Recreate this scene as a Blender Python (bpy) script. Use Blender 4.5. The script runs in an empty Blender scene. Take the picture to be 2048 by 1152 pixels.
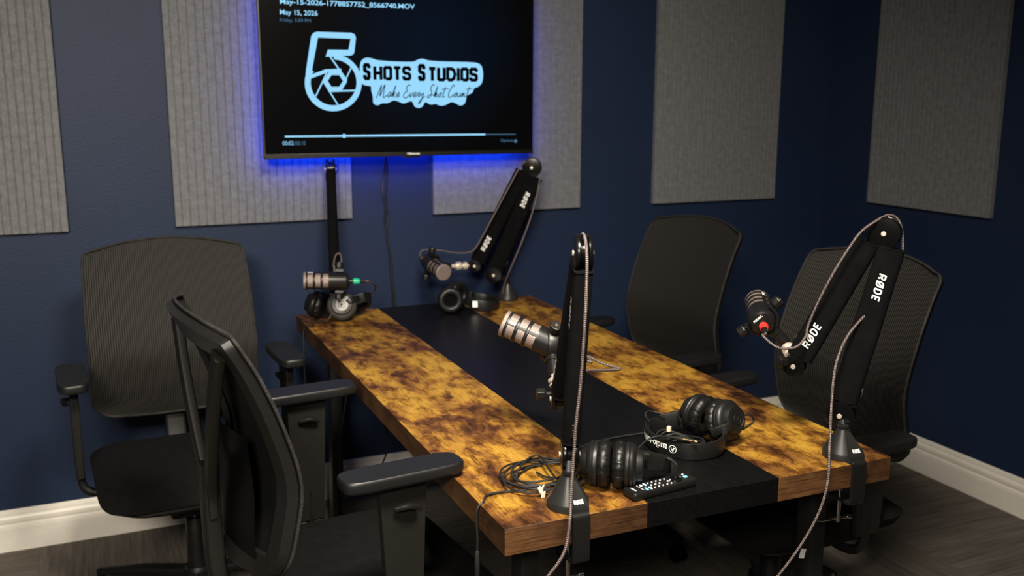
import bpy, bmesh, math, random
from mathutils import Vector as V, Matrix
from mathutils.geometry import tessellate_polygon
random.seed(7)
SC = bpy.context.scene
COL = SC.collection
PI = math.pi

# ------------------------------------------------------------------ camera
F, CP, YAW, PIT, ROL = 1931.8, V((-2.9941, -3.3987, 1.4829)), .4118, -.1956, .0026
FW = V((math.sin(YAW)*math.cos(PIT), math.cos(YAW)*math.cos(PIT), math.sin(PIT)))
_rt = V((math.cos(YAW), -math.sin(YAW), 0)); _up = _rt.cross(FW)
RT = _rt*math.cos(ROL) + _up*math.sin(ROL)
UP = _up*math.cos(ROL) - _rt*math.sin(ROL)
def ray(u, v): return RT*((u-1024)/F) + UP*((576-v)/F) + FW
def at_z(u, v, h):
    d = ray(u, v); return CP + d*((h-CP.z)/d.z)
def at_y(u, v, y):
    d = ray(u, v); return CP + d*((y-CP.y)/d.y)
def at_d(u, v, t): return CP + ray(u, v)*t

cam = bpy.data.cameras.new('camera'); camo = bpy.data.objects.new('camera', cam); COL.objects.link(camo)
m = Matrix((RT, UP, -FW)).transposed().to_4x4(); m.translation = CP
camo.matrix_world = m
cam.sensor_width = 36; cam.sensor_fit = 'HORIZONTAL'; cam.lens = F/2048*36
cam.clip_start = .05
cam.dof.use_dof = True; cam.dof.focus_distance = 1.95; cam.dof.aperture_fstop = 4.0
SC.camera = camo

# ------------------------------------------------------------------ materials
MATS = {}
def nodemat(name):
    mt = bpy.data.materials.new(name); mt.use_nodes = True
    nt = mt.node_tree; b = nt.nodes['Principled BSDF']; MATS[name] = mt
    return mt, nt, b
def N(nt, t, **kw):
    n = nt.nodes.new(t)
    for k, v in kw.items():
        if k in n.inputs: n.inputs[k].default_value = v
        else: setattr(n, k, v)
    return n
def ramp(nt, stops, src):
    r = nt.nodes.new('ShaderNodeValToRGB'); e = r.color_ramp.elements
    while len(e) < len(stops): e.new(.5)
    for i, (p, c) in enumerate(stops):
        e[i].position = p; e[i].color = (*c, 1) if len(c) == 3 else c
    nt.links.new(src, r.inputs[0]); return r.outputs[0]
def coord(nt, scale=(1, 1, 1), kind='Object', rot=(0, 0, 0)):
    tc = nt.nodes.new('ShaderNodeTexCoord'); mp = nt.nodes.new('ShaderNodeMapping')
    mp.inputs['Scale'].default_value = scale; mp.inputs['Rotation'].default_value = rot
    nt.links.new(tc.outputs[kind], mp.inputs[0]); return mp.outputs[0]
def noise(nt, vec, scale=1., detail=4., rough=.55, dist=0.):
    n = nt.nodes.new('ShaderNodeTexNoise')
    n.inputs['Scale'].default_value = scale; n.inputs['Detail'].default_value = detail
    n.inputs['Roughness'].default_value = rough; n.inputs['Distortion'].default_value = dist
    nt.links.new(vec, n.inputs['Vector']); return n.outputs['Fac']
def mixc(nt, fac, a, b, mode='MIX'):
    n = nt.nodes.new('ShaderNodeMix'); n.data_type = 'RGBA'; n.blend_type = mode
    for s, v in ((n.inputs[0], fac), (n.inputs[6], a), (n.inputs[7], b)):
        if hasattr(v, 'links') or isinstance(v, bpy.types.NodeSocket): nt.links.new(v, s)
        elif isinstance(v, (int, float)): s.default_value = v
        else: s.default_value = (*v, 1)
    return n.outputs[2]
def math_(nt, op, a, b=None, c=None):
    n = nt.nodes.new('ShaderNodeMath'); n.operation = op
    for i, v in enumerate((a, b, c)):
        if v is None: continue
        if isinstance(v, bpy.types.NodeSocket): nt.links.new(v, n.inputs[i])
        else: n.inputs[i].default_value = v
    return n.outputs[0]
def bump(nt, b, h, strength=.2, dist=.002):
    n = nt.nodes.new('ShaderNodeBump'); n.inputs['Strength'].default_value = strength; n.inputs['Distance'].default_value = dist
    nt.links.new(h, n.inputs['Height']); nt.links.new(n.outputs[0], b.inputs['Normal'])
def plain(name, col, rough=.5, metal=0., spec=.5, var=.0, bscale=0., bstr=.1, bdist=.0005):
    mt, nt, b = nodemat(name)
    b.inputs['Roughness'].default_value = rough; b.inputs['Metallic'].default_value = metal
    b.inputs['Specular IOR Level'].default_value = spec
    nz = noise(nt, coord(nt), 35., 3.)
    lo = tuple(c*(1-var) for c in col); hi = tuple(min(1, c*(1+var)) for c in col)
    nt.links.new(ramp(nt, [(.3, lo), (.7, hi)], nz), b.inputs['Base Color'])
    if bscale: bump(nt, b, noise(nt, coord(nt), bscale, 2.), bstr, bdist)
    return mt
def glow(name, col, strength):
    mt, nt, b = nodemat(name)
    b.inputs['Base Color'].default_value = (0, 0, 0, 1); b.inputs['Roughness'].default_value = .3; b.inputs['Specular IOR Level'].default_value = .1
    b.inputs['Emission Color'].default_value = (*col, 1); b.inputs['Emission Strength'].default_value = strength
    return mt

plain('screen_glass', (.0015, .0015, .0017), .22, spec=.12)
mt = MATS['screen_glass']; nt = mt.node_tree; b = nt.nodes['Principled BSDF']
gm = nt.nodes.new('ShaderNodeTexGradient'); gm.gradient_type = 'SPHERICAL'; tc_ = nt.nodes.new('ShaderNodeTexCoord'); mp_ = nt.nodes.new('ShaderNodeMapping'); mp_.vector_type = 'POINT'
mp_.inputs['Scale'].default_value = (2.6, 2.6, 2.6); mp_.inputs['Location'].default_value = (-.22, 0, -.98)
nt.links.new(tc_.outputs['Object'], mp_.inputs[0]); nt.links.new(mp_.outputs[0], gm.inputs[0])
nt.links.new(ramp(nt, [(0, (.0008, .0009, .001)), (1, (.001, .006, .017))], gm.outputs[0]), b.inputs['Emission Color']); b.inputs['Emission Strength'].default_value = 1.
plain('black_plastic', (.0055, .0054, .0053), .45, spec=.35, var=.1, bscale=900, bstr=.12)
plain('soft_black', (.0065, .0063, .006), .42, spec=.4, var=.1, bscale=600, bstr=.1)
plain('pad_black', (.007, .0071, .0072), .44, spec=.4, var=.1, bscale=500, bstr=.15)
plain('post_grey', (.0095, .0088, .0075), .55, spec=.22, var=.08)
plain('gloss_black', (.003, .003, .003), .22, spec=.3, var=.05)
plain('matte_metal', (.0085, .0083, .0081), .38, .15, spec=.4, var=.05, bscale=1500, bstr=.05)
plain('cone_metal', (.022, .0216, .021), .36, .3, spec=.45, var=.05, bscale=1500, bstr=.05)
plain('shell_highlight', (.075, .073, .069), .3, .5, var=.05)  # ear cup shell with its glossy highlight put into the base colour
plain('sleeve_fabric', (.0028, .0027, .0028), .95, spec=.08, var=.3, bscale=1500, bstr=.5)
plain('seat_fabric', (.0036, .0035, .0033), .85, spec=.15, var=.3, bscale=1400, bstr=.5)
plain('piping', (.017, .0155, .0135), .7, spec=.3, var=.5, bscale=300, bstr=.8, bdist=.002)
plain('leatherette', (.0050, .0048, .0046), .42, spec=.35, var=.1, bscale=260, bstr=.25, bdist=.001)
plain('rubber', (.011, .011, .0108), .5, spec=.4, var=.1)
plain('chrome', (.62, .6, .56), .22, 1., var=.02)
plain('warm_steel', (.78, .69, .58), .38, .55, var=.05)
plain('brass', (.75, .52, .25), .28, 1., var=.05)
plain('white_print', (.85, .85, .83), .6, var=.0)
plain('white_paint', (.74, .70, .62), .42, var=.03)
plain('trim_metal', (.085, .08, .072), .35, 1., var=.03)
plain('red_ring', (.75, .03, .02), .4, var=.05)
plain('green_ring', (.01, .42, .2), .4, var=.05)
plain('yellow_ring', (.85, .5, .02), .4, var=.05)
plain('blue_button', (.2, .62, .85), .4, var=.02)
plain('pale_button', (.78, .76, .88), .4, var=.02)
plain('periwinkle_button', (.42, .52, .9), .4, var=.02)
plain('paper_tie', (.8, .62, .45), .7, var=.1)
plain('ceiling_paint', (.75, .73, .7), .8, var=.02)
plain('table_leg_metal', (.007, .007, .007), .5, .1, var=.1, bscale=800, bstr=.1)
plain('carbon', (.002, .002, .002), .8, spec=.05)
glow('screen_text', (.32, .70, 1.0), 1.0)
glow('screen_dim_text', (.12, .30, .5), .55)
glow('screen_dark', (.0012, .0018, .003), .8)
glow('led_blue', (.002, .045, 1.0), 62.)

# painted navy wall with a light orange-peel texture
mt, nt, b = nodemat('navy_wall')
nt.links.new(ramp(nt, [(.3, (.0074, .0160, .0425)), (.7, (.0088, .0188, .0495))], noise(nt, coord(nt), 3., 3.)), b.inputs['Base Color'])
b.inputs['Roughness'].default_value = .56; b.inputs['Specular IOR Level'].default_value = .30
bump(nt, b, noise(nt, coord(nt), 130., 3., .6), .35, .003)

# grey pressed felt
mt, nt, b = nodemat('felt')
fine = noise(nt, coord(nt), 420., 4., .7); big = noise(nt, coord(nt), 45., 5., .65)
f1 = ramp(nt, [(.25, (.104, .106, .110)), (.75, (.212, .215, .220))], fine)
f2 = ramp(nt, [(.3, (.72, .72, .72)), (.7, (1.1, 1.1, 1.1))], big)
nt.links.new(mixc(nt, 1., f1, f2, 'MULTIPLY'), b.inputs['Base Color'])
b.inputs['Roughness'].default_value = .95; b.inputs['Specular IOR Level'].default_value = .15
bump(nt, b, fine, .35, .002)

# carpet tiles, quarter turned, with a drawn linear texture
mt, nt, b = nodemat('carpet_tile')
def streak(rot):
    s = (70, 4.2, 1) if not rot else (4.2, 70, 1)
    a = noise(nt, coord(nt, s), 1., 5., .65); c = noise(nt, coord(nt, tuple(x*.3 for x in s)), 1., 3.)
    return math_(nt, 'ADD', math_(nt, 'MULTIPLY', a, .7), math_(nt, 'MULTIPLY', c, .3))
tc = nt.nodes.new('ShaderNodeTexCoord'); sx_ = nt.nodes.new('ShaderNodeSeparateXYZ'); nt.links.new(tc.outputs['Object'], sx_.inputs[0])
col_ = math_(nt, 'LESS_THAN', math_(nt, 'FRACT', math_(nt, 'MULTIPLY_ADD', sx_.outputs[0], 1/1.8, .54/1.8+10)), .5)
sa, sb = streak(0), streak(1)
mx = nt.nodes.new('ShaderNodeMix'); nt.links.new(col_, mx.inputs[0]); nt.links.new(sa, mx.inputs[2]); nt.links.new(sb, mx.inputs[3])
nt.links.new(ramp(nt, [(.30, (.055, .046, .038)), (.5, (.108, .093, .077)), (.72, (.168, .147, .124))], mx.outputs[0]), b.inputs['Base Color'])
b.inputs['Roughness'].default_value = .9; b.inputs['Specular IOR Level'].default_value = .2
bump(nt, b, mx.outputs[0], .5, .004)

# rustic board: gold and brown patches, long grain, short dark marks
def wood(name, axis, edge=False):
    mt, nt, b = nodemat(name)
    st = lambda k, l: ((k, l, k) if axis == 'y' else (l, k, k))
    warp = noise(nt, coord(nt, st(9, 5)), 1., 5., .62, .5)
    blot = noise(nt, coord(nt, st(33, 17)), 1., 10., .70, .4)
    grain = noise(nt, coord(nt, st(300, 9)), 1., 5., .7)
    marks = noise(nt, coord(nt, st(110, 6)), 1., 5., .7, .5)
    speck = noise(nt, coord(nt, st(360, 60)), 1., 3., .7)
    if not edge:
        c = ramp(nt, [(.36, (.105, .042, .011)), (.46, (.22, .102, .017)), (.56, (.345, .188, .024)), (.70, (.42, .245, .031))], warp)
        d = ramp(nt, [(.36, (.12, .09, .08)), (.43, (.32, .25, .21)), (.49, (.70, .61, .53)), (.54, (1, 1, 1))],
                 math_(nt, 'ADD', math_(nt, 'MULTIPLY', blot, .74), math_(nt, 'MULTIPLY', warp, .26)))
        c = mixc(nt, 1., c, d, 'MULTIPLY')
    else:
        c = ramp(nt, [(.33, (.030, .0135, .006)), (.5, (.082, .037, .0145)), (.68, (.140, .068, .025))], warp)
    g = ramp(nt, [(.32, (.36, .28, .22)), (.52, (1, 1, 1)), (.75, (1.12, 1.1, 1.05))], grain)
    c = mixc(nt, .75 if not edge else 1., c, g, 'MULTIPLY')
    k = ramp(nt, [(.30, (.10, .07, .05)), (.36, (1, 1, 1))], marks)
    c = mixc(nt, .8, c, k, 'MULTIPLY')
    k2 = ramp(nt, [(.3, (.25, .17, .12)), (.38, (1, 1, 1))], speck)
    c = mixc(nt, .8, c, k2, 'MULTIPLY')
    nt.links.new(c, b.inputs['Base Color'])
    b.inputs['Roughness'].default_value = .48; b.inputs['Specular IOR Level'].default_value = .35
    bump(nt, b, grain, .15, .0008)
wood('rustic_wood', 'y'); wood('rustic_edge', 'x', True); wood('rustic_edge_long', 'y', True)
plain('edge_tape', (.55, .40, .24), .5, var=.1)

mt, nt, b = nodemat('black_board')
g = noise(nt, coord(nt, (160, 6, 160)), 1., 4., .6)
nt.links.new(ramp(nt, [(.3, (.002, .002, .0021)), (.75, (.0042, .0041, .0042))], g), b.inputs['Base Color'])
b.inputs['Roughness'].default_value = .38; b.inputs['Specular IOR Level'].default_value = .2; bump(nt, b, g, .08, .0005)

# chair mesh: fine vertical ribs from the surface's own u coordinate
mt, nt, b = nodemat('chair_mesh')
uv = nt.nodes.new('ShaderNodeUVMap'); sp = nt.nodes.new('ShaderNodeSeparateXYZ'); nt.links.new(uv.outputs[0], sp.inputs[0])
w1 = math_(nt, 'SINE', math_(nt, 'MULTIPLY', sp.outputs[0], 2*PI*72)); w2 = math_(nt, 'SINE', math_(nt, 'MULTIPLY', sp.outputs[1], 2*PI*190))
h = math_(nt, 'ADD', math_(nt, 'MULTIPLY', w1, .75), math_(nt, 'MULTIPLY', w2, .25))
nt.links.new(ramp(nt, [(.2, (.0035, .0032, .0029)), (.8, (.025, .0222, .0185))], math_(nt, 'MULTIPLY_ADD', h, .5, .5)), b.inputs['Base Color'])
b.inputs['Roughness'].default_value = .6; b.inputs['Specular IOR Level'].default_value = .3
bump(nt, b, h, .5, .0015)

# microphone grille: woven dots
mt, nt, b = nodemat('mic_grille')
uv = nt.nodes.new('ShaderNodeUVMap'); sp = nt.nodes.new('ShaderNodeSeparateXYZ'); nt.links.new(uv.outputs[0], sp.inputs[0])
d1 = math_(nt, 'ADD', sp.outputs[0], sp.outputs[1]); d2 = math_(nt, 'SUBTRACT', sp.outputs[0], sp.outputs[1])
h = math_(nt, 'MULTIPLY', math_(nt, 'SINE', math_(nt, 'MULTIPLY', d1, 2*PI*260)), math_(nt, 'SINE', math_(nt, 'MULTIPLY', d2, 2*PI*260)))
hh = math_(nt, 'MULTIPLY_ADD', h, .5, .5)
nt.links.new(ramp(nt, [(.32, (.05, .036, .032)), (.64, (.50, .395, .345))], hh), b.inputs['Base Color'])
b.inputs['Metallic'].default_value = .55; b.inputs['Roughness'].default_value = .42
bump(nt, b, hh, .5, .001)

# braided two-tone cable
mt, nt, b = nodemat('braid')
uv = nt.nodes.new('ShaderNodeUVMap'); sp = nt.nodes.new('ShaderNodeSeparateXYZ'); nt.links.new(uv.outputs[0], sp.inputs[0])
a1 = math_(nt, 'MULTIPLY', sp.outputs[0], 2*PI*3); a2 = math_(nt, 'MULTIPLY', sp.outputs[1], 2*PI*150)
h = math_(nt, 'MULTIPLY', math_(nt, 'SINE', math_(nt, 'ADD', a1, a2)), math_(nt, 'SINE', math_(nt, 'SUBTRACT', a1, a2)))
nt.links.new(ramp(nt, [(.60, (.026, .017, .017)), (.76, (.34, .265, .245))], math_(nt, 'MULTIPLY_ADD', h, .5, .5)), b.inputs['Base Color'])
b.inputs['Roughness'].default_value = .7; bump(nt, b, h, .4, .0008)

# ------------------------------------------------------------------ mesh helpers
def root_loc(o):
    p = V((0, 0, 0))
    while o is not None:
        p = p + o.location; o = o.parent
    return p
def obj(name, bm, mats, parent=None, smooth=True, world=True, bev=0., seg=2, kind=None, label=None, loc=None):
    """Link a bmesh as one object. With world=True the vertices are in world space and are re-based to the parent (or to loc)."""
    if world:
        off = root_loc(parent) if parent is not None else V(loc or (0, 0, 0))
        if off.length: bmesh.ops.translate(bm, verts=bm.verts, vec=-off)
    me = bpy.data.meshes.new(name); bm.normal_update(); bm.to_mesh(me); bm.free()
    for mm in (mats if isinstance(mats, (list, tuple)) else [mats]): me.materials.append(MATS[mm])
    o = bpy.data.objects.new(name, me); COL.objects.link(o)
    if parent is not None: o.parent = parent
    elif loc: o.location = loc
    if smooth:
        for p in me.polygons: p.use_smooth = True
        try: me.set_sharp_from_angle(angle=math.radians(38))
        except Exception: pass
    if bev:
        md = o.modifiers.new('bevel', 'BEVEL'); md.width = bev; md.segments = seg; md.limit_method = 'ANGLE'; md.angle_limit = math.radians(40)
        md.harden_normals = False
    if kind: o['kind'] = kind
    if label: o['label'] = label
    return o
def tag(o, label, cat, group=None):
    o['label'] = label; o['category'] = cat
    if group: o['group'] = group
    return o
def thing(name, label, cat, loc, rz=0., group=None):
    o = bpy.data.objects.new(name, None); COL.objects.link(o); o.location = loc; o.rotation_euler = (0, 0, rz)
    o.empty_display_size = .1
    return tag(o, label, cat, group)
BM = bmesh.new
def frame_from(x, z):
    x = V(x).normalized(); z = V(z); z = (z - x*z.dot(x)).normalized(); y = z.cross(x)
    return Matrix((x, y, z)).transposed()
def box(bm, c, s, R=None, mi=0):
    c = V(c); vs = []
    for i in (-1, 1):
        for j in (-1, 1):
            for k in (-1, 1):
                p = V((i*s[0]/2, j*s[1]/2, k*s[2]/2))
                vs.append(bm.verts.new(c + (R @ p if R else p)))
    for q in ((0, 1, 3, 2), (4, 6, 7, 5), (0, 4, 5, 1), (2, 3, 7, 6), (0, 2, 6, 4), (1, 5, 7, 3)):
        f = bm.faces.new([vs[i] for i in q]); f.material_index = mi
    return vs
def lathe(bm, o, ax, prof, n=32, mi=0, ref=None, cap=True, arc=None, uv=False):
    """prof: list of (radius, height along ax) or (radius, height, material index of the band that starts here)."""
    ax = V(ax).normalized(); ref = V(ref) if ref else (V((0, 0, 1)) if abs(ax.z) < .9 else V((1, 0, 0)))
    e1 = (ref - ax*ref.dot(ax)).normalized(); e2 = ax.cross(e1); o = V(o); rings = []
    ul = bm.loops.layers.uv.verify() if uv else None
    for p in prof:
        r, h = p[0], p[1]
        if r < 1e-6: rings.append([bm.verts.new(o + ax*h)])
        else: rings.append([bm.verts.new(o + ax*h + (e1*math.cos(2*PI*i/n) + e2*math.sin(2*PI*i/n))*r) for i in range(n)])
    fs = []
    for k in range(len(rings)-1):
        a, b_ = rings[k], rings[k+1]; mk = prof[k][2] if len(prof[k]) > 2 else mi
        for i in range(n):
            j = (i+1) % n
            if len(a) == 1 and len(b_) == 1: continue
            vs = ([a[0], b_[j], b_[i]] if len(a) == 1 else [a[i], a[j], b_[0]] if len(b_) == 1 else [a[i], a[j], b_[j], b_[i]])
            f = bm.faces.new(vs); f.material_index = mk; fs.append(f)
            if uv:
                R = max(prof[k][0], prof[k+1][0])
                for l in f.loops:
                    vi = l.vert
                    if len(a) == 1 or len(b_) == 1 or abs(prof[k][1]-prof[k+1][1]) < 1e-4:
                        q = vi.co - o; l[ul].uv = (q.dot(e1), q.dot(e2))
                    else:
                        ii = (i if vi in (a[i], b_[i]) else i+1)
                        l[ul].uv = (2*PI*R*ii/n, prof[k][1] if vi in a else prof[k+1][1])
    if cap:
        for rg, rev in ((rings[0], True), (rings[-1], False)):
            if len(rg) > 2:
                f = bm.faces.new(rg[::-1] if rev else rg); f.material_index = mi
    return fs
def cyl(bm, a, b_, r, n=20, mi=0, r2=None):
    a, b_ = V(a), V(b_); L = (b_-a).length
    lathe(bm, a, b_-a, [(r, 0), (r if r2 is None else r2, L)], n, mi)
def catmull(pts, per=8, closed=False):
    P = [V(p) for p in pts]; out = []
    n = len(P)
    for i in range(n if closed else n-1):
        p0 = P[(i-1) % n] if closed or i > 0 else P[0]*2-P[1]
        p1, p2 = P[i], P[(i+1) % n]
        p3 = P[(i+2) % n] if closed or i+2 < n else P[-1]*2-P[-2]
        for k in range(per):
            t = k/per
            out.append(.5*((2*p1) + (p2-p0)*t + (2*p0-5*p1+4*p2-p3)*t*t + (3*p1-p0-3*p2+p3)*t**3))
    if not closed: out.append(P[-1])
    return out
def sweep(bm, path, prof, up=None, mi=0, uv=False, scale=None, cap=True, closed=False):
    """Sweep a closed 2D profile [(a, b)] along path: a along the side vector, b along the up vector (fixed up) or parallel transported."""
    n = len(path); rings = []; ul = bm.loops.layers.uv.verify() if uv else None
    prev = None; L = [0.]
    for i in range(1, n): L.append(L[-1] + (path[i]-path[i-1]).length)
    for i in range(n):
        if closed: t = path[(i+1) % n]-path[i-1]
        else: t = path[min(i+1, n-1)]-path[max(i-1, 0)]
        t = t.normalized()
        if up is not None: u = up(i/(n-1)) if callable(up) else V(up)
        else: u = prev if prev is not None else (V((0, 0, 1)) if abs(t.z) < .9 else V((1, 0, 0)))
        u = (u - t*u.dot(t)).normalized(); prev = u; s = t.cross(u)
        k = scale(i/(n-1)) if scale else 1.
        rings.append([bm.verts.new(path[i] + s*(p[0]*k) + u*(p[1]*k)) for p in prof])
    m_ = len(prof)
    for i in range(n if closed else n-1):
        for j in range(m_):
            jj = (j+1) % m_; i2 = (i+1) % n
            f = bm.faces.new([rings[i][j], rings[i2][j], rings[i2][jj], rings[i][jj]]); f.material_index = mi
            if uv:
                for l, (uu, vv) in zip(f.loops, ((j/m_, L[i]), (j/m_, L[i2]), ((j+1)/m_, L[i2]), ((j+1)/m_, L[i]))): l[ul].uv = (uu, vv)
    if cap and not closed:
        f = bm.faces.new(rings[0]); f.material_index = mi
        f = bm.faces.new(rings[-1][::-1]); f.material_index = mi
def circ(r, n=10): return [(r*math.cos(2*PI*i/n), r*math.sin(2*PI*i/n)) for i in range(n)]
def rrect(w, h, r, k=4):
    out = []
    for cx, cy, a0 in ((w/2-r, h/2-r, 0), (-w/2+r, h/2-r, 90), (-w/2+r, -h/2+r, 180), (w/2-r, -h/2+r, 270)):
        for i in range(k+1):
            a = math.radians(a0+90*i/k); out.append((cx+r*math.cos(a), cy+r*math.sin(a)))
    return out
def tube(bm, pts, r, n=10, per=8, mi=0, uv=False, smooth=True, scale=None):
    sweep(bm, catmull(pts, per) if smooth else [V(p) for p in pts], circ(r, n), mi=mi, uv=uv, scale=scale)
def torus(bm, c, ax, R, r, n=32, k=10, mi=0, ref=None):
    ax = V(ax).normalized(); ref = V(ref) if ref else (V((0, 0, 1)) if abs(ax.z) < .9 else V((1, 0, 0)))
    e1 = (ref-ax*ref.dot(ax)).normalized(); e2 = ax.cross(e1); c = V(c)
    path = [c + (e1*math.cos(2*PI*i/n)+e2*math.sin(2*PI*i/n))*R for i in range(n)]
    sweep(bm, path, circ(r, k), up=ax, mi=mi, closed=True)
def poly(bm, pts, mi=0):
    """Filled flat polygon (may be concave)."""
    P = [V(p) for p in pts]; vs = [bm.verts.new(p) for p in P]
    for t in tessellate_polygon([P]):
        try:
            f = bm.faces.new([vs[i] for i in t]); f.material_index = mi
        except ValueError: pass
def prism(bm, pts, d, mi=0):
    """Solid between a flat polygon and its copy moved by d."""
    d = V(d); P = [V(p) for p in pts]; a = [bm.verts.new(p) for p in P]; b_ = [bm.verts.new(p+d) for p in P]; n = len(P)
    for t in tessellate_polygon([P]):
        f = bm.faces.new([a[i] for i in t]); f.material_index = mi
        f = bm.faces.new([b_[i] for i in reversed(t)]); f.material_index = mi
    for i in range(n):
        j = (i+1) % n; f = bm.faces.new([a[i], a[j], b_[j], b_[i]]); f.material_index = mi
def fixn(bm): bmesh.ops.recalc_face_normals(bm, faces=bm.faces); return bm
_tx = {}
def text_geo(s, off=0., shear=0., ext=0.):
    key = (s, off, shear, ext)
    if key not in _tx:
        cu = bpy.data.curves.new('t', 'FONT'); cu.body = s; cu.offset = off; cu.shear = shear; cu.extrude = ext; cu.resolution_u = 4
        o = bpy.data.objects.new('t', cu); COL.objects.link(o); bpy.context.view_layer.update()
        me = bpy.data.meshes.new_from_object(o.evaluated_get(bpy.context.evaluated_depsgraph_get()))
        vs = [v.co.copy() for v in me.vertices]; fs = [tuple(p.vertices) for p in me.polygons]
        bpy.data.objects.remove(o); bpy.data.curves.remove(cu); bpy.data.meshes.remove(me)
        _tx[key] = (vs, fs)
    return _tx[key]
def text(bm, s, mapf, w, h=None, off=0., shear=0., mi=0, ref=None):
    """Lettering: bounding box scaled to w x h (h None keeps the shape), then mapf(x, y) -> world point."""
    vs, fs = text_geo(s, off, shear)
    x0 = min(v.x for v in vs); x1 = max(v.x for v in vs); y0 = min(v.y for v in vs); y1 = max(v.y for v in vs)
    sx = w/(x1-x0); sy = sx if h is None else h/(y1-y0)
    nv = [bm.verts.new(mapf((v.x-x0)*sx, (v.y-y0)*sy)) for v in vs]
    for f in fs:
        try:
            ff = bm.faces.new([nv[i] for i in f]); ff.material_index = mi
        except ValueError: pass

# block capitals drawn as strokes: (width, strokes)
GL = {'R': (.74, [[(0, 0), (0, 1), (.5, 1), (.68, .93), (.74, .75), (.68, .57), (.5, .48), (0, .48)], [(.40, .48), (.76, 0)]]),
      'Ø': (.84, [[(.42+.42*math.cos(2*PI*i/20), .5+.5*math.sin(2*PI*i/20)) for i in range(21)], [(-.02, -.08), (.86, 1.08)]]),
      'D': (.76, [[(0, 0), (0, 1), (.40, 1), (.64, .88), (.76, .5), (.64, .12), (.40, 0), (0, 0)]]),
      'E': (.58, [[(.6, 1), (0, 1), (0, 0), (.6, 0)], [(0, .5), (.54, .5)]]),
      'S': (.6, [[(.6, .74), (.6, .9), (.5, 1), (.1, 1), (0, .9), (0, .64), (.1, .54), (.5, .46), (.6, .36), (.6, .1), (.5, 0), (.1, 0), (0, .1), (0, .26)]]),
      'H': (.6, [[(0, -.09), (0, 1.09)], [(.6, -.09), (.6, 1.09)], [(0, .5), (.6, .5)]]),
      'O': (.6, [[(.1, 0), (.5, 0), (.6, .1), (.6, .9), (.5, 1), (.1, 1), (0, .9), (0, .1), (.1, 0)]]),
      'T': (.56, [[(-.05, 1), (.61, 1)], [(.28, 1), (.28, -.09)]]),
      'U': (.6, [[(0, 1.09), (0, .1), (.1, 0), (.5, 0), (.6, .1), (.6, 1.09)]]),
      'I': (.0, [[(0, -.09), (0, 1.09)]])}
def strokes(bm, word, mapf, w, h, sw, gap=.42, mi=0):
    tot = sum(GL[c][0] for c in word) + gap*(len(word)-1); kx = (w-sw)/tot; ky = h-sw; x0 = 0
    for c in word:
        for st in GL[c][1]:
            P = [(sw/2+(x0+x)*kx, sw/2+y*ky) for x, y in st]
            for i in range(len(P)-1):
                (ax, ay), (bx_, by_) = P[i], P[i+1]; d = math.hypot(bx_-ax, by_-ay)
                if d < 1e-9: continue
                ux, uy = (bx_-ax)/d, (by_-ay)/d; nx, ny = -uy*sw/2, ux*sw/2
                e0 = sw*.32 if i > 0 else 0; e1 = sw*.32 if i < len(P)-2 else 0
                q = ((ax-ux*e0+nx, ay-uy*e0+ny), (bx_+ux*e1+nx, by_+uy*e1+ny), (bx_+ux*e1-nx, by_+uy*e1-ny), (ax-ux*e0-nx, ay-uy*e0-ny))
                f = bm.faces.new([bm.verts.new(mapf(*p)) for p in q[::-1]]); f.material_index = mi
        x0 += GL[c][0]+gap

# ------------------------------------------------------------------ room
XL, YF, H = -5.4, -5.6, 2.6
def slab(name, c, s, mat):
    bm = BM(); box(bm, c, s); return obj(name, bm, mat, kind='structure', smooth=False)
slab('floor', (XL/2, YF/2, -.05), (-XL+.3, -YF+.3, .1), 'carpet_tile')
slab('ceiling', (XL/2, YF/2, H+.05), (-XL+.3, -YF+.3, .1), 'ceiling_paint')
slab('wall_back', (XL/2, .05, H/2), (-XL+.2, .1, H), 'navy_wall')
slab('wall_right', (.05, YF/2, H/2), (.1, -YF, H), 'navy_wall')
slab('wall_left', (XL-.05, YF/2, H/2), (.1, -YF, H), 'navy_wall')
slab('wall_front', (XL/2, YF-.05, H/2), (-XL+.2, .1, H), 'navy_wall')
BP = [(0, 0), (-.016, 0), (-.016, .078), (-.0145, .088), (-.010, .092), (-.0105, .097), (-.0125, .101), (-.0125, .112), (-.009, .119), (-.0065, .121), (-.0065, .128), (-.0045, .138), (0, .141)]
bm = BM(); a = [bm.verts.new((XL, d, z)) for d, z in BP]; c = [bm.verts.new((d, d, z)) for d, z in BP]
for i in range(len(BP)-1): bm.faces.new([a[i], c[i], c[i+1], a[i+1]])
bm.faces.new(a[::-1]); obj('baseboard_back', fixn(bm), 'white_paint', kind='structure', smooth=False)
bm = BM(); a = [bm.verts.new((d, d, z)) for d, z in BP]; c = [bm.verts.new((d, YF, z)) for d, z in BP]
for i in range(len(BP)-1): bm.faces.new([a[i], a[i+1], c[i+1], c[i]])
bm.faces.new(c); obj('baseboard_right', fixn(bm), 'white_paint', kind='structure', smooth=False)

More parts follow.
